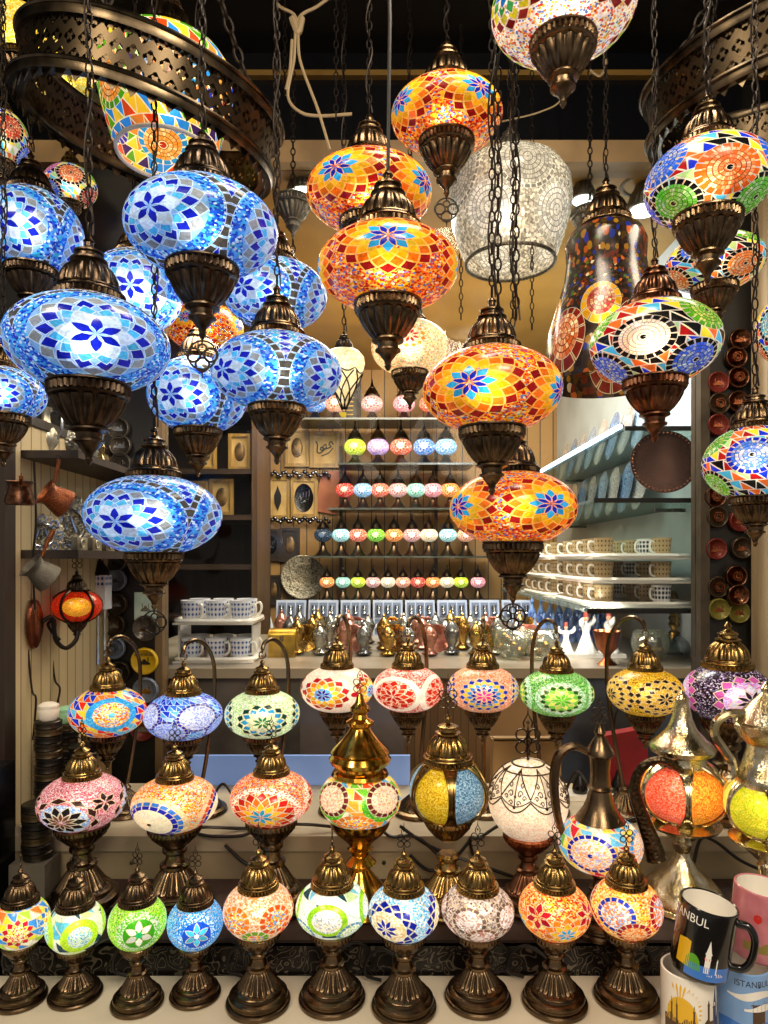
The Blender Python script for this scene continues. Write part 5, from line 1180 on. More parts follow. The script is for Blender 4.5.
frame(346, 402, 30, 50, 'black framed page of gold script with a bright square, behind the lace lantern', lambda W, H: lines(W, H) + [('bright_square', MB().box((-W * .15, -.009, -H * .26), (W * .3, .003, H * .1)), glow('gold_square', '#f0c838', .9))], 1)  # the square's brightness is a glow put into its material
# leather fan shaped hanging and silver plate
PLATE = MB().lathe([(1e-5, .002), (.3, .004), (.34, .03, .02, 40), (.55, .02), (.6, .04), (.62, .02), (.9, .05, .02, 60), (.97, .08), (1.0, .07), (1.0, .05), (.9, .03), (1e-5, 0)], 120).mesh('silver_plate')
tag(put('silver_plate', PLATE, surf('filigree_silver', '#c8bea4', .4, .6, nscale=14, color2='#5c5444', bump=1, bscale=16, voro=True), None, at(303, 577, 3.9), sz(44, 3.9) / 2, (PI / 2, 0, 0)), 'round silver filigree plate hung below the framed plaques', 'plate')
o = put('leather_panel', MB().prism([(-.1, -.11), (.02, -.13), (.1, -.05), (.12, .1), (.08, .12), (-.06, .12)], .006), surf('orange_leather', '#a86038', .5, nscale=10, color2='#8c4824'), None, at(332, 492, 3.93))
tag(o, 'orange leather panel hung between the calligraphy and the tiny red lamp', 'hanging')
GARL = MB()
for k in range(22):
    GARL.sphere((-.16 + k * .0155, 0, .012 * math.sin(k * 1.7)), (.012, .01, .012), 8, 6)
for (px, py, lab) in ((300, 474, 'glittering silver bead garland under the black calligraphy'), (300, 520, 'glittering silver bead garland under the silver oval calligraphy')):
    o = put('hanging_bead_garland', GARL.mesh('bead_garland'), surf('glitter_' + str(py), '#8c8c90', .25, 1, nscale=60, color2='#2c2c34'), None, at(px, py, 3.9))
    tag(o, lab, 'garland', 'bead garlands on the back wall')
# strings of blue eye beads
EYEB = surf('eye_blue', '#14285c', .15, coat=.5); EYEW = surf('eye_white', '#e8ecf0', .3)
for (px, ys, lab) in ((261, (486, 508, 532, 552, 570), 'longer string of blue eye beads on the dark post'), (253, (500, 516), 'shorter string of blue eye beads beside the longer one'), (258, (588, 600, 612, 624), 'string of pale paper tags hanging below the blue eye beads')):
    Y = 3.3
    c = at(px, ys[0], Y)
    t = empty('bead_string' if px != 258 else 'tag_string', c, lab, 'string of beads' if px != 258 else 'tags')
    zb_ = -(ys[-1] - ys[0]) * Y / F
    put('cord', MB().tube([(0, .006, .1), (0, .006, zb_)], .0025, 6), IRON, t)
    for k, y in enumerate(ys):
        z = -(y - ys[0]) * Y / F; r_ = .03 if k != 2 else .024
        if px == 258:
            put('paper_tag', MB().box((0.006 * (k % 2), -.004, z), (.04, .004, .062), Matrix.Rotation(.25 * (-1) ** k, 4, 'Y')), EYEW, t); continue
        R_ = Matrix.Rotation(PI / 2, 4, 'X')
        b = put('bead', MB().lathe([(1e-5, .008), (r_ * .8, .007), (r_, .003), (r_, -.003), (1e-5, -.006)], 20, R_), EYEB, t, (0, 0, z))
        put('eye', MB().lathe([(r_ * .2, .0095), (r_ * .48, .009), (r_ * .5, .0065)], 16, R_), EYEW, b)

# ------------------------------------------------------------------ dark cabinet at the back, left, with trays of cups before it
t = empty('dark_cabinet', (pxX(208, 3.1), 3.1, 0), 'dark wooden shelf cabinet against the side wall, with gilt pictures on it', 'cabinet')
W = pxX(262, 3.1) - pxX(150, 3.1)
put('back_panel', MB().box((0, .17, 1.25), (W, .02, 2.5)), DKWOOD, t)
for sx in (-1, 1): put('side_panel', MB().box((sx * (W / 2 - .012), 0, 1.25), (.024, .33, 2.5)), wood('cab_side', '#3c2a1a', '#5c4228', 2, 40), t)
for z in (1.2, 1.42, 1.634, 1.832, 2.1): put('shelf', MB().box((0, 0, z), (W - .05, .32, .022)), wood('cab_shelf', '#3a2818', '#241810', 0, 40), t)
for i, (px, py, w, h, lab, fn) in enumerate(((222, 494, 24, 36, 'gilt framed icon in the dark cabinet, lower middle', bust), (199, 494, 20, 34, 'gilt framed icon in the dark cabinet, at its inner end', drop), (180, 492, 18, 34, 'narrow gilt picture in the dark cabinet, beside the window post', bust), (240, 452, 22, 36, 'gilt framed relief on the upper cabinet shelf, under a blue lamp', bust), (206, 452, 22, 36, 'gilt framed dark relief on the upper cabinet shelf, further in', bust))):
    zb_ = (1.8445 if py < 460 else 1.6465) + sz(h, 3.0) / 2
    frame(px, Y0 - (zb_ - CZ) * F / 3.0, w, h, lab, fn, 0, 3.0)
for i, (px, py, w) in enumerate(((196, 595, 40), (232, 575, 34))):
    pass
TRAY = MB().box((0, 0, .004), (1, 1, .008))
CUPM = MB().lathe([(.022, 0), (.0235, .003), (.026, .01), (.03, .05), (.031, .062), (.0295, .062), (.028, .05), (.024, .012), (1e-5, .010)], 28).mesh('cup_body')
HND = MB().tube(smooth([(.029, 0, .048), (.042, 0, .05), (.047, 0, .036), (.042, 0, .02), (.027, 0, .014)], 5), .0035, 7).mesh('handle')
SAUC = MB().lathe([(1e-5, 0), (.02, .0), (.045, .006), (.046, .008), (1e-5, .003)], 28).mesh('saucer')
def patterned(name, base, c1, c2, s=60):
    m, nt = newmat(name); g = G(nt)
    out = g.n('ShaderNodeOutputMaterial'); p = g.n('ShaderNodeBsdfPrincipled'); nt.links.new(p.outputs[0], out.inputs[0])
    tc = g.n('ShaderNodeTexCoord'); sp = g.n('ShaderNodeSeparateXYZ'); nt.links.new(tc.outputs['Object'], sp.inputs[0])
    u = g.m('MULTIPLY', g.m('ARCTAN2', sp.outputs[1], sp.outputs[0]), 8 / (2 * PI)); w = g.m('MULTIPLY', sp.outputs[2], 34.0)
    a = g.m('ABSOLUTE', g.m('SINE', g.m('MULTIPLY', u, PI * 2))); b = g.m('ABSOLUTE', g.m('SINE', g.m('MULTIPLY', w, PI * 2)))
    v = g.m('MULTIPLY', a, b)
    band = g.m('LESS_THAN', g.m('ABSOLUTE', g.m('SUBTRACT', sp.outputs[2], .033)), .021)
    c = g.mix(g.m('MULTIPLY', band, g.m('GREATER_THAN', v, .3)), lin(base), lin(c1))
    c = g.mix(g.m('MULTIPLY', band, g.m('LESS_THAN', g.m('ABSOLUTE', g.m('SUBTRACT', v, .55)), .13)), c, lin(c2))
    g.L(c, p.inputs['Base Color']); p.inputs['Roughness'].default_value = .2
    return m
BLUEP = patterned('blue_pattern', '#e8e8ec', '#28488c', '#e0e4f0'); GOLDP = patterned('gold_pattern', '#b8a078', '#74552c', '#d0bc90'); TILEP = patterned('tile_pattern', '#e8e4e0', '#1c2030', '#98a0b0')
cup0 = None
def cup(loc, mat, label, group, rz=0, s=1.0):
    global cup0
    if cup0 is None:
        t = cup0 = empty('coffee_cup', loc, label, 'cup', group)
        put('cup_body', CUPM, mat, t); put('handle', HND, CERAMIC, t)
    else:
        t = copy_tree(cup0); t['label'] = label; t['group'] = group
        t.children[0 if t.children[0].name.startswith('cup_body') else 1].material_slots[0].material = mat
    t.location = loc; t.rotation_euler = (0, 0, rz); t.scale = (s,) * 3
    return t
def tray(loc, dx, dy, label, group, mat=None):
    t = empty('serving_tray', loc, label, 'tray', group)
    mb = MB().box((0, 0, .004), (dx, dy, .006))
    put('base', mb, mat or CERAMIC, t)
    e = MB()
    pts = []
    for k in range(40):
        a = 2 * PI * k / 40; c_, s_ = math.cos(a), math.sin(a)
        pts.append((dx / 2 * math.copysign(abs(c_) ** .35, c_), dy / 2 * math.copysign(abs(s_) ** .35, s_), .012))
    put('rim', MB().tube(pts, .008, 6, True), mat or CERAMIC, t)
    return t
# two trays of blue and white cups by the window post
Yt = 2.12
for lv, (z, nm) in enumerate(((KZ, 'lower'), (KZ + .115, 'upper'))):
    x0 = pxX(219, Yt)
    tray((x0, Yt + .02, z), .24, .2, '%s white tray of blue and white cups beside the window post' % nm, 'trays of blue and white cups')
    for i in range(2):
        for k in range(3):
            cup((x0 - .075 + k * .075, Yt - .035 + i * .095, z + .0075), BLUEP, 'blue and white cup, %s along the %s of the %s tray by the window post' % (ORD[k], ('front', 'back')[i], nm), 'blue and white cups', -.6 + k * .2, 1.05)
    if lv == 0:
        for sx in (-1, 1): 
            o = put('tray_support', MB().box((x0 + sx * .112, Yt + .02, z + .062), (.006, .12, .098)), CERAMIC); tag(o, 'white %s support between the two cup trays' % ('outer' if sx < 0 else 'inner'), 'support', 'supports of the cup trays')

# ------------------------------------------------------------------ right wall: glass shelves, plates, trays of gold cups
SHG2 = glass('pale_glass', '#c8d4d0', .08, .02, body=.12)
def gshelf(z, x0, x1, y0, y1, label):
    t = empty('wall_shelf', ((x0 + x1) / 2, (y0 + y1) / 2, z), label, 'shelf', 'glass shelves on the pale wall')
    put('glass_panel', MB().box((0, 0, -.005), (x1 - x0, y1 - y0, .01)), SHG2, t)
    put('front_edge', MB().box(((x1 - x0) * 0, -(y1 - y0) / 2 - .003, -.006), (x1 - x0, .006, .014)), IRON, t)
    for y in (-.35, .35): put('bracket', MB().box(((x1 - x0) / 2 - .05, y * (y1 - y0), -.018), (.1, .008, .012)), PEWTER, t)
    return t
ZS1, ZS2, ZS3 = 1.305, 1.632, 1.86
gshelf(ZS1, .60, .995, 2.02, 3.5, 'glass shelf carrying the stacked trays of gold cups')
gshelf(ZS2, .62, .995, 2.02, 3.6, 'glass shelf carrying the round copper tray and lower plates')
gshelf(ZS3, .74, .995, 2.1, 3.6, 'upper glass shelf carrying a row of decorated plates')
led = empty('light_strip', (.735, 2.85, ZS3 - .0), 'bright white light strip along the upper glass shelf', 'light strip')
put('tube', MB().tube([(0, -.72, .008), (0, .72, .008)], .006, 8), glow('led_white', '#e4f4ff', 9), led)
put('holder', MB().box((0.008, 0, .0), (.006, 1.46, .02)), SILV, led)
PL = MB().lathe([(1e-5, .006), (.5, .004), (.62, .03), (.96, .1), (1.0, .1), (.97, .08), (.6, .0), (1e-5, -.01)], 40).mesh('decorated_plate')
PLM = [surf('plate_%d' % i, a, .18, nscale=14, color2=b, coat=.4) for i, (a, b) in enumerate((('#b8c4d4', '#5c7090'), ('#c8ccd0', '#8c7058'), ('#98b0d0', '#38507c'), ('#a88c74', '#c8ccd0')))]
for tier, (z, n_, r_) in enumerate(((ZS3, 8, .098), (ZS2, 7, .10))):
    for i in range(n_):
        Y = 2.5 + i * .15 - tier * .0
        x = .945
        lean = math.radians(80 - (i % 3) * 2)
        o = put('decorated_plate', PL, PLM[(i + tier) % 4], None, (x, Y, z + r_ * .99), r_, (0, math.radians(-80), math.radians(-5)))
        tag(o, 'glazed plate standing on edge, %s from the front on the %s shelf' % (ORD[i], ('upper', 'lower')[tier]), 'plate', 'plates standing on the glass shelves')
t = empty('copper_tray', at(664, 462, 2.12), 'round dark copper tray with a beaded rim standing on the glass shelf', 'tray', None, (math.radians(82), 0, math.radians(-12)))
R_ = sz(64, 2.12) / 2
put('dish', MB().lathe([(1e-5, .0), (.6, .0), (.62, .01), (.8, .01), (.9, .03), (.97, .06), (1.0, .06), (1.0, .04), (.85, -.01), (1e-5, -.02)], 64), surf('engraved_copper', '#4c2e22', .3, .8, nscale=30, color2='#1c1512', bump=.4, bscale=60), t, scale=R_)
mb = MB()
for k in range(48): mb.sphere((.93 * math.cos(k * PI / 24), .93 * math.sin(k * PI / 24), .055), .03, 8, 5)
put('beaded_rim', mb, COPPER, t, scale=R_)
GR = 'gold patterned cups on the stacked trays'
for tier in range(3):
    z = ZS1 + tier * .073
    for blk in range(2):
        yc = 2.32 + blk * .56
        tray((.79, yc, z), .32, .52, 'long white tray of gold cups, %s tier, %s end of the glass shelf' % (('lowest', 'middle', 'top')[tier], ('near', 'far')[blk]), 'stacked trays of gold cups')
        for i in range(2):
            for k in range(4):
                mt = GOLDP if i == 0 or (k + tier) % 3 else TILEP
                cup((.685 + i * .18, yc - .19 + k * .125, z + .0075), mt, '%s cup, %s in the %s file, %s tier, %s tray' % ('gold patterned' if mt is GOLDP else 'black and white tiled', ORD[k], ('open', 'wall')[i], ('lowest', 'middle', 'top')[tier], ('near', 'far')[blk]), GR, PI * .9 + i * .7, .98)
# small bowls on the lower plate shelf ledge
for i in range(9):
    o = put('tiled_box', MB().box((0, 0, .018), (.05, .05, .036)), TILEP, None, (.66, 2.5 + i * .085, ZS2 - .08 + .08))
    tag(o, 'small black and white tiled box, %s from the front along the shelf edge' % ORD[i], 'box', 'tiled boxes on the glass shelf')

# ------------------------------------------------------------------ coaster magnets on both window posts
DSC = MB().lathe([(1e-5, .006), (.78, .006), (.86, .012, .015, 30), (.97, .010), (1.0, .006), (1.0, 0)], 60, Matrix.Rotation(PI / 2, 4, 'X')).mesh('base')
def relief(seed):
    rnd = random.Random(seed); m = MB()
    k = rnd.choice((0, 1, 2))
    if k == 0:                                        # domes and towers
        m.prism([(-.55, -.3), (.55, -.3), (.55, -.15), (.4, -.1), (.4, .3), (.36, .42), (.32, .3), (.32, -.05), (.22, .0), (.12, .16), (0, .22), (-.12, .16), (-.22, 0), (-.32, -.05), (-.32, .3), (-.36, .42), (-.4, .3), (-.4, -.1), (-.55, -.15)], .02)
    elif k == 1:
        m.ring((0, -.006, 0), .5, .05, 'y', 20, 5); m.ring((0, -.006, 0), .28, .045, 'y', 14, 5)
        for q in range(8): m.box((.4 * math.cos(q * PI / 4), -.006, .4 * math.sin(q * PI / 4)), (.07, .03, .07))
    else:
        m.prism([(-.1, -.55), (.1, -.55), (.1, .1), (.14, .12), (.0, .5), (-.14, .12), (-.1, .1)], .02); m.box((0, -.004, -.5), (.9, .02, .1)); m.box((.35, -.004, -.3), (.12, .02, .4)); m.box((-.35, -.004, -.35), (.2, .02, .25))
    return m.mesh('relief')
RELS = [relief(i) for i in (3, 1, 7, 9, 2)]
CM = [(REDCOP, 'copper'), (surf('red_enamel', '#7c2c24', .35, .4, nscale=20, color2='#4c1c14'), 'red'), (surf('dark_enamel', '#2c2620', .35, .6, nscale=20, color2='#54422c'), 'dark'), (surf('green_enamel', '#5c6830', .35, .3, nscale=16, color2='#8c7830'), 'olive'), (surf('blue_enamel', '#3c4c6c', .3, .2, nscale=18, color2='#a0a8b0'), 'blue'), (surf('yellow_enamel', '#d8b01c', .35, 0), 'yellow'), (surf('silver_enamel', '#7c7468', .3, .7, nscale=20, color2='#3c3630'), 'silver')]
def coaster(px, py, d, ci, ri, label, group, Y=YW - .012, rm=None):
    c = at(px, py, Y); r_ = sz(d, Y) / 2
    t = empty('round_magnet', c, label, 'magnet', group)
    put('base', DSC, CM[ci][0], t, scale=(r_, 1, r_))
    put('relief', RELS[ri % 5], rm or (COPPER if ci != 5 else INK), t, (0, -.0085, 0), (r_ * .8, .2, r_ * .8))
    return t
right = [(739, 340, 0), (717, 383, 1), (737, 378, 0), (718, 404, 2), (737, 402, 0), (717, 425, 1), (738, 424, 2), (714, 497, 0), (716, 517, 2), (739, 521, 1), (715, 549, 1), (741, 548, 2), (717, 587, 2), (735, 576, 0), (737, 595, 0), (718, 609, 3), (738, 612, 3), (735, 358, 0)]
RLAB = ['topmost, partly under the edge lamp', 'outer of the second pair from the top', 'inner of the second pair from the top', 'outer of the third pair from the top', 'inner of the third pair from the top', 'outer of the fourth pair from the top', 'inner of the fourth pair', 'just below the lime disc lamp, outer', 'in the pair below the lime disc, outer', 'in the pair below the lime disc, inner', 'outer of the lone middle pair', 'inner of the lone middle pair', 'outer of the bottom cluster', 'uppermost of the bottom cluster', 'at the heart of the bottom cluster', 'lowest outer of the cluster', 'lowest inner of the cluster', 'second from the top, alone']
for i, (px, py, ci) in enumerate(right):
    ov = {13: .010, 14: .022, 16: .0, 15: .0}.get(i, 0)
    coaster(px, py, 22, ci, i, '%s round relief magnet on the dark strip, %s' % (CM[ci][1], RLAB[i]), 'round relief magnets beside the cups', YW - .012 - ov)
left = [(119, 429, 6), (121, 446, 6), (121, 464, 6), (117, 560, 6), (116, 580, 4), (117, 604, 2), (115, 625, 2), (115, 648, 4), (120, 672, 2)]
for i, (px, py, ci) in enumerate(left):
    coaster(px, py, 22, ci, i, '%s round souvenir plate on the black strip by the slatted wall, %s from the top' % (CM[ci][1], ORD[i]), 'round souvenir plates by the slatted wall', rm=SILV)
IST = None
def text_mesh(txt, size, ext=.0004, spacing=1.0):
    cu = bpy.data.curves.new('lettering', 'FONT'); cu.body = txt; cu.size = size; cu.extrude = ext; cu.align_x = 'CENTER'; cu.space_character = spacing
    o = bpy.data.objects.new('tmp', cu); COL.objects.link(o)
    bpy.context.view_layer.update()
    dg = bpy.context.evaluated_depsgraph_get()
    m = bpy.data.meshes.new_from_object(o.evaluated_get(dg)); bpy.data.objects.remove(o)
    m.materials.clear(); m.materials.append(None)
    return m
t = coaster(146, 628, 26, 6, 1, 'pale round souvenir plate with a geometric relief above the yellow one', 'souvenir plates on the window post', YW - .02, REDCOP)
t = coaster(145, 661, 27, 5, 0, 'yellow round souvenir plate with a black mosque skyline and lettering', 'souvenir plates on the window post', YW - .02)
tm = text_mesh('ISTANBUL', .011)
put('lettering', tm, INK, t, (0, -.0125, .016), 1, (PI / 2, 0, 0))
t = coaster(146, 690, 26, 4, 1, 'blue round souvenir plate below the yellow one', 'souvenir plates on the window post', YW - .02, GOLD)
t = coaster(143, 728, 26, 1, 1, 'red and green round souvenir plate low on the window post', 'souvenir plates on the window post', YW - .02, SILV)
c = at(146, 606, YW - .012)
t = empty('picture_tile', c, 'small pale green picture tile with a building, above the round plates', 'magnet', 'souvenir plates on the window post')
put('tile', MB().box((0, 0, 0), (.062, .008, .075)), surf('pale_green_tile', '#8ca89c', .3, nscale=20, color2='#b8c8b8'), t)
put('relief', RELS[0], PEWTER, t, (0, -.005, -.005), (.024, .2, .032))

# ------------------------------------------------------------------ left alcove: shelf, silverware, copper pots, sconce
o = put('side_shelf', MB().box((-.70, 1.66, 1.462), (.12, .46, .018)), DKWOOD); tag(o, 'dark wooden shelf on the slatted wall carrying silver ornaments', 'shelf')
o = put('side_shelf', MB().box((-.70, 1.66, 1.672), (.12, .46, .016)), DKWOOD); tag(o, 'upper dark shelf above the silver ornaments, under the blue lamps', 'shelf')
FIL = surf('filigree', '#c8c0a8', .35, .8, nscale=9, color2='#5c564a', bump=1.0, bscale=14, voro=True)
def ornplate(px, py, d, Y, label):
    c = at(px, py, Y); r_ = sz(d, Y) / 2
    t = empty('silver_ornament', c, label, 'ornament', 'silver ornaments on the side shelves', (0, 0, math.radians(32)))
    put('plaque', MB().lathe([(1e-5, 0), (.5, .0), (.6, .06), (.9, .04, .1, 16), (1.0, .0, .1, 16)], 96, Matrix.Rotation(PI / 2, 4, 'X')), FIL, t, scale=(r_, r_, r_))
    mb = MB(); mb.ring((0, -.08, 0), .55, .05, 'y', 24, 6); 
    for k in range(8): mb.ring((.75 * math.cos(k * PI / 4), -.07, .75 * math.sin(k * PI / 4)), .17, .035, 'y', 12, 5)
    mb.tube([(-.3, -.09, -.2), (-.1, -.09, .3), (0, -.09, -.1), (.12, -.09, .3), (.3, -.09, -.2)], .05, 5)
    put('filigree', mb, SILV, t, scale=r_)
    return t
ornplate(66, 526, 62, 1.62, 'silver filigree plaque standing on the side shelf behind the copper pots')
ornplate(94, 530, 48, 1.8, 'smaller silver filigree plaque deeper on the side shelf')
ornplate(42, 535, 42, 1.50, 'silver filigree plaque nearest the dark post on the side shelf')
for k in range(5):
    o = put('silver_tile', MB().box((0, 0, .014), (.012, .05, .028)).ring((.007, 0, .014), .009, .0018, 'x', 12, 5), FIL, None, (-.655, 1.47 + k * .075, 1.471))
    tag(o, 'small embossed silver block, %s from the dark post along the side shelf edge' % ORD[k], 'ornament', 'silver blocks on the side shelf')
for (px, py, Y, lab) in ((88, 472, 1.72, 'slender silver pitcher between the lattice vase and the candlestick'), (46, 478, 1.56, 'slender silver pitcher nearest the dark post on the upper side shelf')):
    c = at(px, py, Y)
    t = empty('silver_pitcher', (c.x, Y, 1.68), lab, 'pitcher', 'silver ornaments on the side shelves')
    put('body', MB().lathe([(.02, 0), (.023, .004), (.012, .015), (.026, .04, .1, 12), (.024, .06, .1, 12), (.01, .085), (.009, .105), (.014, .118), (.012, .118)], 48), FIL, t)
    put('handle', MB().tube(smooth([(.012, 0, .108), (.034, 0, .1), (.036, 0, .07), (.024, 0, .045)]), .003, 6), SILV, t)
    put('spout', MB().tube(smooth([(-.022, 0, .045), (-.034, 0, .07), (-.04, 0, .1)]), .0035, 6), SILV, t)
# fish-scale vase and silver figure on the upper shelf
c = at(68, 470, 1.66)
t = empty('silver_vase', (c.x, 1.66, 1.68), 'silver lattice vase on the upper side shelf', 'vase', 'silver ornaments on the side shelves')
put('body', MB().lathe([(.02, 0), (.024, .004), (.014, .016), (.03, .035), (.038, .06), (.03, .085), (.016, .1), (.02, .11), (.022, .115)], 32), surf('scaled_silver', '#a8a494', .3, 1, bump=1.0, bscale=160, voro=True, nscale=50, color2='#3c3a34'), t)
put('lid', MB().lathe([(.02, .115), (.015, .13), (.004, .14), (1e-5, .15)], 24), SILV, t)
c = at(100, 470, 1.76)
t = empty('silver_candlestick', (c.x, 1.76, 1.68), 'golden silver candlestick on the upper side shelf', 'candlestick', 'silver ornaments on the side shelves')
put('base', MB().lathe([(.04, 0), (.042, .005), (.02, .02), (.01, .04), (.016, .06), (.008, .08), (.02, .1), (.022, .125), (.015, .128)], 28), surf('gilt_silver', '#c0a878', .25, 1, nscale=40, color2='#5c4c30'), t)
put('drip_pan', MB().lathe([(.01, .1), (.032, .105), (.033, .109), (.01, .108)], 24), FIL, t)
def pot(px, py, w, Y, mat, rot, label, hl=1.5, hm=None):
    c = at(px, py, Y); W = sz(w, Y) / 2
    t = empty('hanging_copper_pot' if mat is not PEWTER else 'hanging_pewter_pot', c, label, 'coffee pot', 'coffee pots hanging by the dark post', rot)
    put('body', MB().lathe([(1e-5, -.9), (.9, -.9), (1.0, -.82), (1.0, -.6), (.86, -.1), (.72, .35), (.74, .45), (.9, .75), (.94, .78), (.88, .78), (.7, .45), (.8, -.1), (.9, -.75), (1e-5, -.8)], 40), mat, t, scale=W)
    put('handle', MB().tube(smooth([(.85, 0, .6), (1.3, 0, .75), (1.9, 0, 1.0), (.9 + hl, 0, 1.2)]), [.10 + .05 * i / 24 for i in range(25)], 8), hm or COPPER, t, scale=W)
    put('hook_ring', MB().ring((1.0 + hl, 0, 1.28), .14, .03, 'y', 12, 5), IRON, t, scale=W)
    return t
pot(20, 492, 28, 1.28, REDCOP, (0, math.radians(8), math.radians(-60)), 'engraved copper coffee pot hanging highest against the dark post', 1.0)
pot(55, 498, 30, 1.26, COPPER, (math.radians(18), math.radians(-58), math.radians(20)), 'bright copper coffee pot hanging tilted beside the engraved one', 1.4)
pot(40, 572, 30, 1.27, PEWTER, (math.radians(10), math.radians(-50), math.radians(30)), 'pewter coffee pot hanging below the copper pots', 1.8, COPPER)
mb = MB(); 
for k in range(9): mb.sphere((0, 0, -.012 * k), .008, 10, 7)
o = put('hanging_cable', MB().tube(smooth([at(35, 610, 1.4), at(33, 560, 1.4), at(36, 520, 1.4), at(34, 460, 1.4)]), .0022, 6), IRON); tag(o, 'dark cord strung behind the hanging coffee pots', 'cord')
for i, path in enumerate((((28, 650), (32, 690), (36, 700), (33, 740)), ((52, 655), (55, 680), (60, 690), (54, 715)), ((68, 660), (67, 690), (66, 705)), ((80, 650), (78, 685), (82, 690)))):
    o = put('hanging_cable', MB().tube(smooth([at(x, y, 1.46 + i * .11) for x, y in path]), .0022, 6), IRON)
    tag(o, 'black cord hanging down the cream slats, %s from the dark post' % ORD[i], 'cord', 'cords on the slatted wall')
# sconce
Ys = 1.58
c = at(77, 610, Ys); 
t = empty('wall_sconce', (-.755, 1.47, at(30, 624, 1.47).z), 'small wall sconce with a red and amber paneled lantern on a scrolled black arm', 'lamp')
o0 = Vector(t.location)
put('wall_plate', MB().lathe([(1.0, 0), (.95, .2), (.7, .35), (.4, .4), (1e-5, .42)], 24, Matrix.Rotation(PI / 2, 4, 'Y') @ Matrix.Diagonal((1.5, .8, 1, 1))), surf('amber_copper', '#8c4c30', .25, .8, nscale=20, color2='#4c2010'), t, (0, 0, 0), .036)
arm = [at(42, 622, 1.48), at(52, 618, 1.5), at(56, 640, 1.52), at(66, 648, 1.54), at(76, 640, 1.56), at(78, 628, 1.57)]
put('arm', MB().tube(smooth([p - o0 for p in arm]), .005, 8), IRON, t)
put('scroll', MB().tube(smooth([p - o0 for p in (at(60, 640, 1.53), at(52, 632, 1.52), at(48, 624, 1.51), at(54, 620, 1.51), at(55, 627, 1.51))]), .0035, 6), IRON, t)
lc = at(77, 606, 1.575) - o0; W = sz(50, 1.575)
LAN = mosaic('sconce_glass', {'t': 'beads', 's': 26, 'p': [('#e83c14', .5), ('#c82410', .5)], 'edge': .6, 'g': '#701808'},
             [dict(n=1, az=fz(77, 1.575, .0), R=34, L=[('K', 0, 1.0, [('#f0b030', .6), ('#d88c20', .4)])])], lit=.7, clear=.25, grout='#5c3008')
gl = put('glass_globe', GLOBE, LAN, t, lc, (W * .47, W * .47, W * .33))
put('bulb', BULBM, BULBS, gl, scale=.22)
mb = MB()
for k in range(5):
    a = math.radians(fz(77, 1.575, 0) + 36 + 72 * k)
    mb.tube([(W * .49 * math.cos(l) * math.cos(a), W * .49 * math.cos(l) * math.sin(a), W * .345 * math.sin(l)) for l in [(-80 + 16 * j) * PI / 180 for j in range(11)]], .0035, 6)
put('ribs', mb, DARKB, t, lc)
put('top_cap', CAP, DARKB, t, lc + Vector((0, 0, W * .27)), W * .22)
put('finial', FLOWER, DARKB, t, lc + Vector((0, 0, W * .7)), W * .3)
put('bottom_cup', CUP, DARKB, t, lc - Vector((0, 0, W * .27)), W * .2)
# blue tiled bottle behind the sconce
t = empty('blue_tiled_lantern', at(100, 592, 1.82), 'small blue and white tiled lantern hanging behind the sconce', 'lantern')
put('glass_body', MB().box((0, 0, 0), (.045, .045, .09)), BLUEP, t); put('top_cap', CAP, IRON, t, (0, 0, .045), .024); put('chain', chain_mesh(.12), IRON, t, (0, 0, .09))
put('tassels', MB().tube([(-.012, 0, -.045), (-.014, 0, -.16)], .004, 5).tube([(.012, 0, -.045), (.012, 0, -.17)], .004, 5).tube([(0, -.012, -.045), (0, -.014, -.19)], .004, 5), SILV, t)
# stacks of tins at the left, two little cups, a slanted wooden box
TIN = MB().lathe([(1e-5, 0), (.9, 0), (1.0, .08), (.96, .3, .02, 36), (.96, .5, .02, 36), (1.0, .54), (1.0, .8), (.92, .9), (.5, .93), (1e-5, .95)], 72).mesh('round_tin')
TM = [surf('tin_%d' % i, a, .35, .8, nscale=30, color2=b) for i, (a, b) in enumerate((('#4c4438', '#1c1814'), ('#6c5c40', '#2c241a'), ('#3c3834', '#141210')))]
for sidx, (x, y, z0, n_, nm) in enumerate(((-.672, 1.322, .874, 7, 'shortest stack on the grey box'), (-.70, 1.425, CZB, 14, 'tallest front stack'), (-.642, 1.455, CZB, 10, 'stack beside the pink lamp'), (-.712, 1.53, CZB, 12, 'stack deepest in the corner'))):
    for k in range(n_):
        o = put('round_tin', TIN, TM[(k * 2 + sidx) % 3], None, (x + random.uniform(-.002, .002), y + random.uniform(-.002, .002), z0 + k * .0152), (.027, .027, .016), (0, 0, random.random() * 6))
        tag(o, 'round dark metal tin, %s from the bottom of the %s' % (ORD[k], nm), 'tin', 'stacked round tins')
block('grey_riser', -.755, -.655, 1.44, 1.6, 0, CZB - .07, surf('grey_box_2', '#4c463e', .5), 'dark grey box deeper in the corner under the tin stacks', 'box') if False else None
for (x, y, z, cl, lab) in ((-.70, 1.425, CZB + 14 * .0152, '#d8d0c0', 'little white lidded pot on the stack of tins'), (-.712, 1.53, CZB + 12 * .0152, '#88b890', 'little pale green lidded pot on the deepest stack of tins')):
    t = empty('lidded_pot', (x, y, z), lab, 'pot', 'little lidded pots on the tins')
    put('body', MB().lathe([(.016, 0), (.02, .006), (.021, .02), (.019, .026)], 24), surf('pot_' + cl[1:], cl, .3), t); put('lid', MB().lathe([(.0205, .026), (.0205, .031), (.012, .036), (1e-5, .037)], 24), t.children[0].material_slots[0].material, t)
t = empty('wooden_tray_box', (-.675, 1.605, CZB), 'slanted wooden tray of small jars standing in the alcove corner', 'box', None, (0, 0, 0))
put('body', MB().box((0, 0, .09), (.03, .1, .18)), wood('box_wood', '#5c4428', '#7c6038', 1, 40), t)
put('rim', MB().box((.012, 0, .185), (.05, .11, .01)), DKWOOD, t)
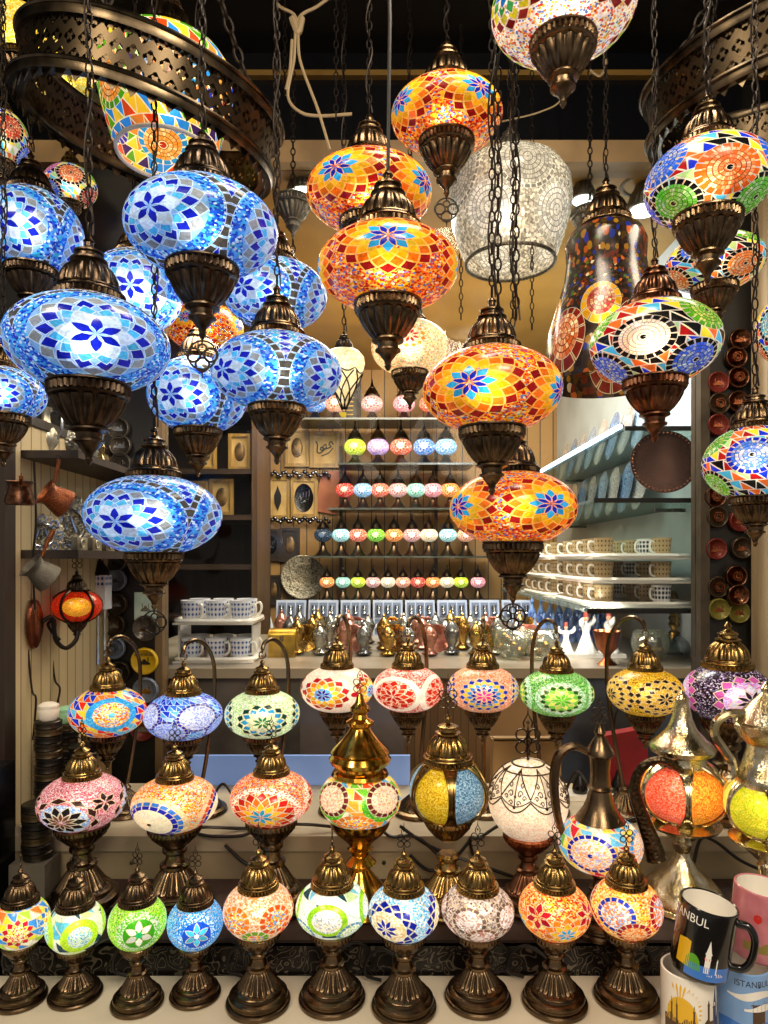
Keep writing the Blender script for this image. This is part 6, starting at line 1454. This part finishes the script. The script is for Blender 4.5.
for k in range(4):
    o = put('small_jar', MB().lathe([(.013, 0), (.014, .003), (.014, .03), (.011, .034), (.012, .04), (1e-5, .042)], 16), CERAMIC if k % 2 else PEWTER, None, (-.664 + .0 * k, 1.562 + k * .029, CZB + .19))
    tag(o, 'small pale jar on the wooden tray box, %s from the slats corner' % ORD[k], 'jar', 'small jars on the wooden tray')

# ------------------------------------------------------------------ mugs
MUG = MB().lathe([(1e-5, 0), (.43, 0), (.46, .015), (.48, .05), (.49, .2), (.49, 1.08), (.485, 1.12), (.465, 1.135), (.445, 1.12), (.44, 1.05), (.44, .1), (.42, .06), (1e-5, .05)], 64)
MUGI = MB().shell([(.4425, 1.118), (.4385, 1.05), (.4385, .101), (.41, .062), (1e-4, .052)], 48)
def wrap(meshes, R):                                  # flat (x, z) shapes bent round a mug of radius R; x is arc length
    mb = MB()
    for poly in meshes:
        xs = sorted(p[0] for p in poly)
        n0 = len(mb.v)
        mb.v += [(R * math.sin(x / R), -R * math.cos(x / R), z) for x, z in poly]
        mb.f.append(tuple(range(n0, n0 + len(poly))))
    return mb
def strip(x0, x1, z0f, z1f, n=24):
    out = []
    for i in range(n):
        a, b = x0 + (x1 - x0) * i / n, x0 + (x1 - x0) * (i + 1) / n
        f0 = z0f if callable(z0f) else (lambda q: z0f); f1 = z1f if callable(z1f) else (lambda q: z1f)
        out.append([(a, f0(a)), (b, f0(b)), (b, f1(b)), (a, f1(a))])
    return out
def tower(x, w, z0, z1, tip):
    return strip(x - w / 2, x + w / 2, z0, z1, 3) + strip(x - w * .62, x + w * .62, z1, z1 + .02, 3) + [[(x - w * .5, z1 + .02), (x + w * .5, z1 + .02), (x, z1 + tip)]]
def mug(px, py, Y, d, z0, tilt, rz, ext, inner, label, prints, txt=None, handle_mat=None, name='souvenir_mug'):
    D = d; x = pxX(px, Y)
    t = empty(name, (x, Y, z0), label, 'mug', 'souvenir mugs', (tilt[0], tilt[1], 0))
    D3 = (D, D, D * 1.12)
    put('body', MUG.mesh('body'), ext, t, scale=D3)
    put('inside', MUGI.mesh('inside'), inner, t, scale=D3)
    if handle_mat:
        put('handle', MB().tube(smooth([(.47, 0, .95), (.66, 0, .96), (.78, 0, .8), (.78, 0, .5), (.68, 0, .3), (.46, 0, .25)]), .065, 10), handle_mat, t, scale=D3, rot=(0, 0, rz))
    for nm, shapes, mt in prints:
        k = len(nm)
        put(nm, wrap(shapes, .4925), mt, t, scale=D3)
    if txt:
        s, size, zc, xc, mt = txt
        m = text_mesh(s, size, 0); R = .4945
        for v in m.vertices:
            a = (v.co.x + xc) / R; v.co = (R * math.sin(a), -R * math.cos(a), zc + v.co.y)
        put('lettering', m, mt, t, scale=D3)
    return t
fl = lambda n, c, e=0: surf(n, c, .25, coat=.3, nscale=10, color2=c)
BROWN = fl('print_brown', '#4c3420'); SUN = fl('print_yellow', '#e0b020'); SKY = fl('print_sky', '#7ca4d8'); SEA = fl('print_blue', '#3c78d0'); DKG = fl('print_dark', '#2c3440'); GRN = fl('print_green', '#58a028'); WHT = fl('print_white', '#f0ece4'); RED_ = fl('print_red', '#c82c28')
city = lambda x: .36 + .10 * abs(math.sin(x * 9)) + .05 * abs(math.sin(x * 23 + 1))
ray = [[( -.36 + .01, .62), (-.36 + .36 * math.cos(a - .05), .62 + .36 * math.sin(a - .05)), (-.36 + .42 * math.cos(a), .62 + .42 * math.sin(a)), (-.36 + .36 * math.cos(a + .05), .62 + .36 * math.sin(a + .05))] for a in [i * .2 - .3 for i in range(12)]]
MZ = TZ
mug(688, 985, .985, .076, MZ, (0, 0), .3, CERAMIC, CERAMIC, 'white souvenir mug with a yellow sun and brown skyline, under the black mug',
    [('sun_print', strip(-.62, -.02, .38, lambda x: .40 + .42 * math.sqrt(max(0, 1 - ((x + .32) / .3) ** 2)), 16) + ray, SUN), ('skyline_print', strip(-.66, .7, .1, city, 40) + tower(.18, .05, .3, .72, .1) + tower(-.1, .035, .3, .62, .12) + tower(.36, .12, .3, .66, .34) + tower(-.5, .03, .3, .66, .14) + tower(-.4, .03, .3, .66, .14), BROWN)], None, None)
mug(742, 992, 1.0, .075, MZ, (0, 0), .3, SKY, CERAMIC, 'sky blue souvenir mug lettered along its rim, with a tower, under the pink mug',
    [('cloud_print', strip(-.5, .3, lambda x: .72 + .03 * math.sin(x * 8), lambda x: .82 + .05 * math.sin(x * 6 + 1), 20) + strip(-.2, .55, lambda x: .52, lambda x: .60 + .04 * math.sin(x * 9), 16), WHT), ('sea_print', strip(-.7, .7, .06, lambda x: .3 + .02 * math.sin(x * 10), 24), SEA), ('tower_print', tower(.08, .26, .15, .62, .36), BROWN), ('mast_print', tower(.46, .02, .15, .85, .05), DKG)],
    ('ISTANBUL', .15, .93, -.04, DKG))
BLKM = surf('black_glaze', '#0d0c0c', .18, coat=.5); PNK = surf('pink_glaze', '#c87c84', .2, coat=.5, nscale=5, color2='#b86c74')
mug(698, 940, .972, .079, MZ + .0995, (math.radians(3), math.radians(8)), -.55, BLKM, CERAMIC, 'black souvenir mug with a blue harbour picture, tilted on top of the others',
    [('sea_print', strip(-.48, .32, .08, lambda x: .30 + .0 * x, 24), SEA), ('gold_print', strip(-.66, -.42, .2, lambda x: .62 - .2 * abs(x + .5), 8), SUN), ('tree_print', strip(-.5, -.22, .2, lambda x: .22 + .22 * math.sqrt(max(0, 1 - ((x + .36) / .14) ** 2)), 10), GRN), ('ship_print', strip(-.1, .22, .16, lambda x: .2 + .02 * math.sin(x * 20), 8) + tower(-.12, .09, .2, .5, .22) + tower(.04, .02, .2, .4, .06), WHT), ('flag_print', tower(-.12, .1, .4, .42, .05), RED_)],
    ('ISTANBUL', .19, .9, -.62, WHT), BLKM)
mug(757, 944, 1.02, .08, MZ + .0965, (math.radians(2), math.radians(4)), .9, PNK, CERAMIC, 'pink souvenir mug with a red dot and a dark skyline, beside the black mug',
    [('dot_print', [[(-.30 + .07 * math.cos(a), .74 + .07 * math.sin(a)) for a in [i * PI / 10 for i in range(20)]]], RED_), ('skyline_print', strip(-.5, .7, .2, lambda x: .30 + .08 * abs(math.sin(x * 14)), 30), fl('print_olive', '#8c7c3c')), ('tower_print', tower(.0, .08, .25, .48, .2), SEA)],
    ('ISTANBUL', .15, .74, .3, WHT))
t = empty('filigree_ball', (pxX(749, .9), .9, TZ), 'small silver filigree ball in front of the sky blue mug', 'ornament')
put('ball', MB().sphere((0, 0, .018), (.021, .021, .016), 24, 14), surf('silver_beads', '#c8c0b0', .25, 1, bump=1, bscale=230, voro=True), t)
put('base', MB().lathe([(.012, 0), (.014, .003), (.008, .006)], 20), SILV, t)
t = empty('metal_knob', (pxX(30, .90), .90, TZ), 'dark metal lidded pot just entering the picture at the bottom corner', 'pot')
put('body', MB().lathe([(.02, 0), (.024, .004), (.026, .018), (.022, .03)], 28), DARKB, t); put('lid', MB().lathe([(.024, .03), (.022, .036), (.012, .043), (.004, .046), (.005, .05), (1e-5, .053)], 28), DARKB, t)

# ================================================================== lights, world, camera
def area(name, loc, target, size, power, color, sy=None):
    l = bpy.data.lights.new(name, 'AREA'); l.energy = power; l.color = color; l.size = size
    if sy: l.shape = 'RECTANGLE'; l.size_y = sy
    o = bpy.data.objects.new(name, l); COL.objects.link(o); o.location = loc
    o.rotation_euler = (Vector(target) - Vector(loc)).to_track_quat('-Z', 'Y').to_euler()
    return o
area('aisle_light', (.5, -.5, 2.7), (0, 1.3, .9), .5, 30, (1, .86, .66))
area('aisle_light_2', (-.9, .1, 2.6), (0, 1.3, 1.0), .3, 13, (1, .84, .62))
area('front_fill', (0, -1.0, 2.5), (0, 1.3, 1.4), 1.8, 18, (1, .86, .7), 1.0)  # unseen fill, added to brighten the metal from the front
area('step_light', (.2, 1.0, 2.75), (.1, 1.3, .8), .5, 10, (1, .85, .66), .2)
area('shop_light', (0, 2.9, 2.5), (0, 3.2, 1.2), 1.2, 50, (1, .82, .56), .8)
area('ceiling_fill', (.1, 2.7, 2.0), (.1, 2.75, 2.6), .8, 7, (1, .82, .56), .6)  # added uplight with no fitting, brightens the tan ceiling
area('counter_light', (.1, 2.2, 2.48), (.1, 2.5, 1.1), 1.0, 16, (1, .9, .78), .2)
area('shelf_light', (.45, 2.2, 2.3), (.95, 2.8, 1.5), .5, 18, (.9, .96, 1), .2)
area('alcove_light', (-.42, 1.5, 2.0), (-.75, 1.7, 1.3), .2, 2.8, (1, .86, .66))
area('figurine_fill', (.55, 2.05, 1.29), (.6, 2.4, 1.15), .3, 1.6, (1, .9, .78), .05)  # made-up lamp that lifts the figurines under the glass shelf
area('magnet_fill', (.75, 1.45, 2.3), (.98, 1.9, 1.6), .2, 3, (1, .86, .66))  # extra unseen light put in for the dark magnet strip
w = bpy.data.worlds.new('world'); scene.world = w; w.use_nodes = True
w.node_tree.nodes['Background'].inputs[0].default_value = (.9, .8, .7, 1); w.node_tree.nodes['Background'].inputs[1].default_value = .3
cam = bpy.data.cameras.new('camera'); co = bpy.data.objects.new('camera', cam); COL.objects.link(co)
co.location = (0, 0, CZ); co.rotation_euler = (PI / 2, 0, 0)
cam.sensor_fit = 'VERTICAL'; cam.sensor_height = 24; cam.lens = 24 * F / 1024
cam.shift_y = (Y0 - 512) / 1024; cam.clip_start = .05
scene.camera = co
scene.view_settings.view_transform = 'Standard'; scene.view_settings.look = 'None'; scene.view_settings.exposure = 0
scene.cycles.use_denoising = True
scene.cycles.max_bounces = 6; scene.cycles.diffuse_bounces = 3; scene.cycles.glossy_bounces = 3; scene.cycles.transparent_max_bounces = 28; scene.cycles.transmission_bounces = 2
scene.cycles.sample_clamp_indirect = 6
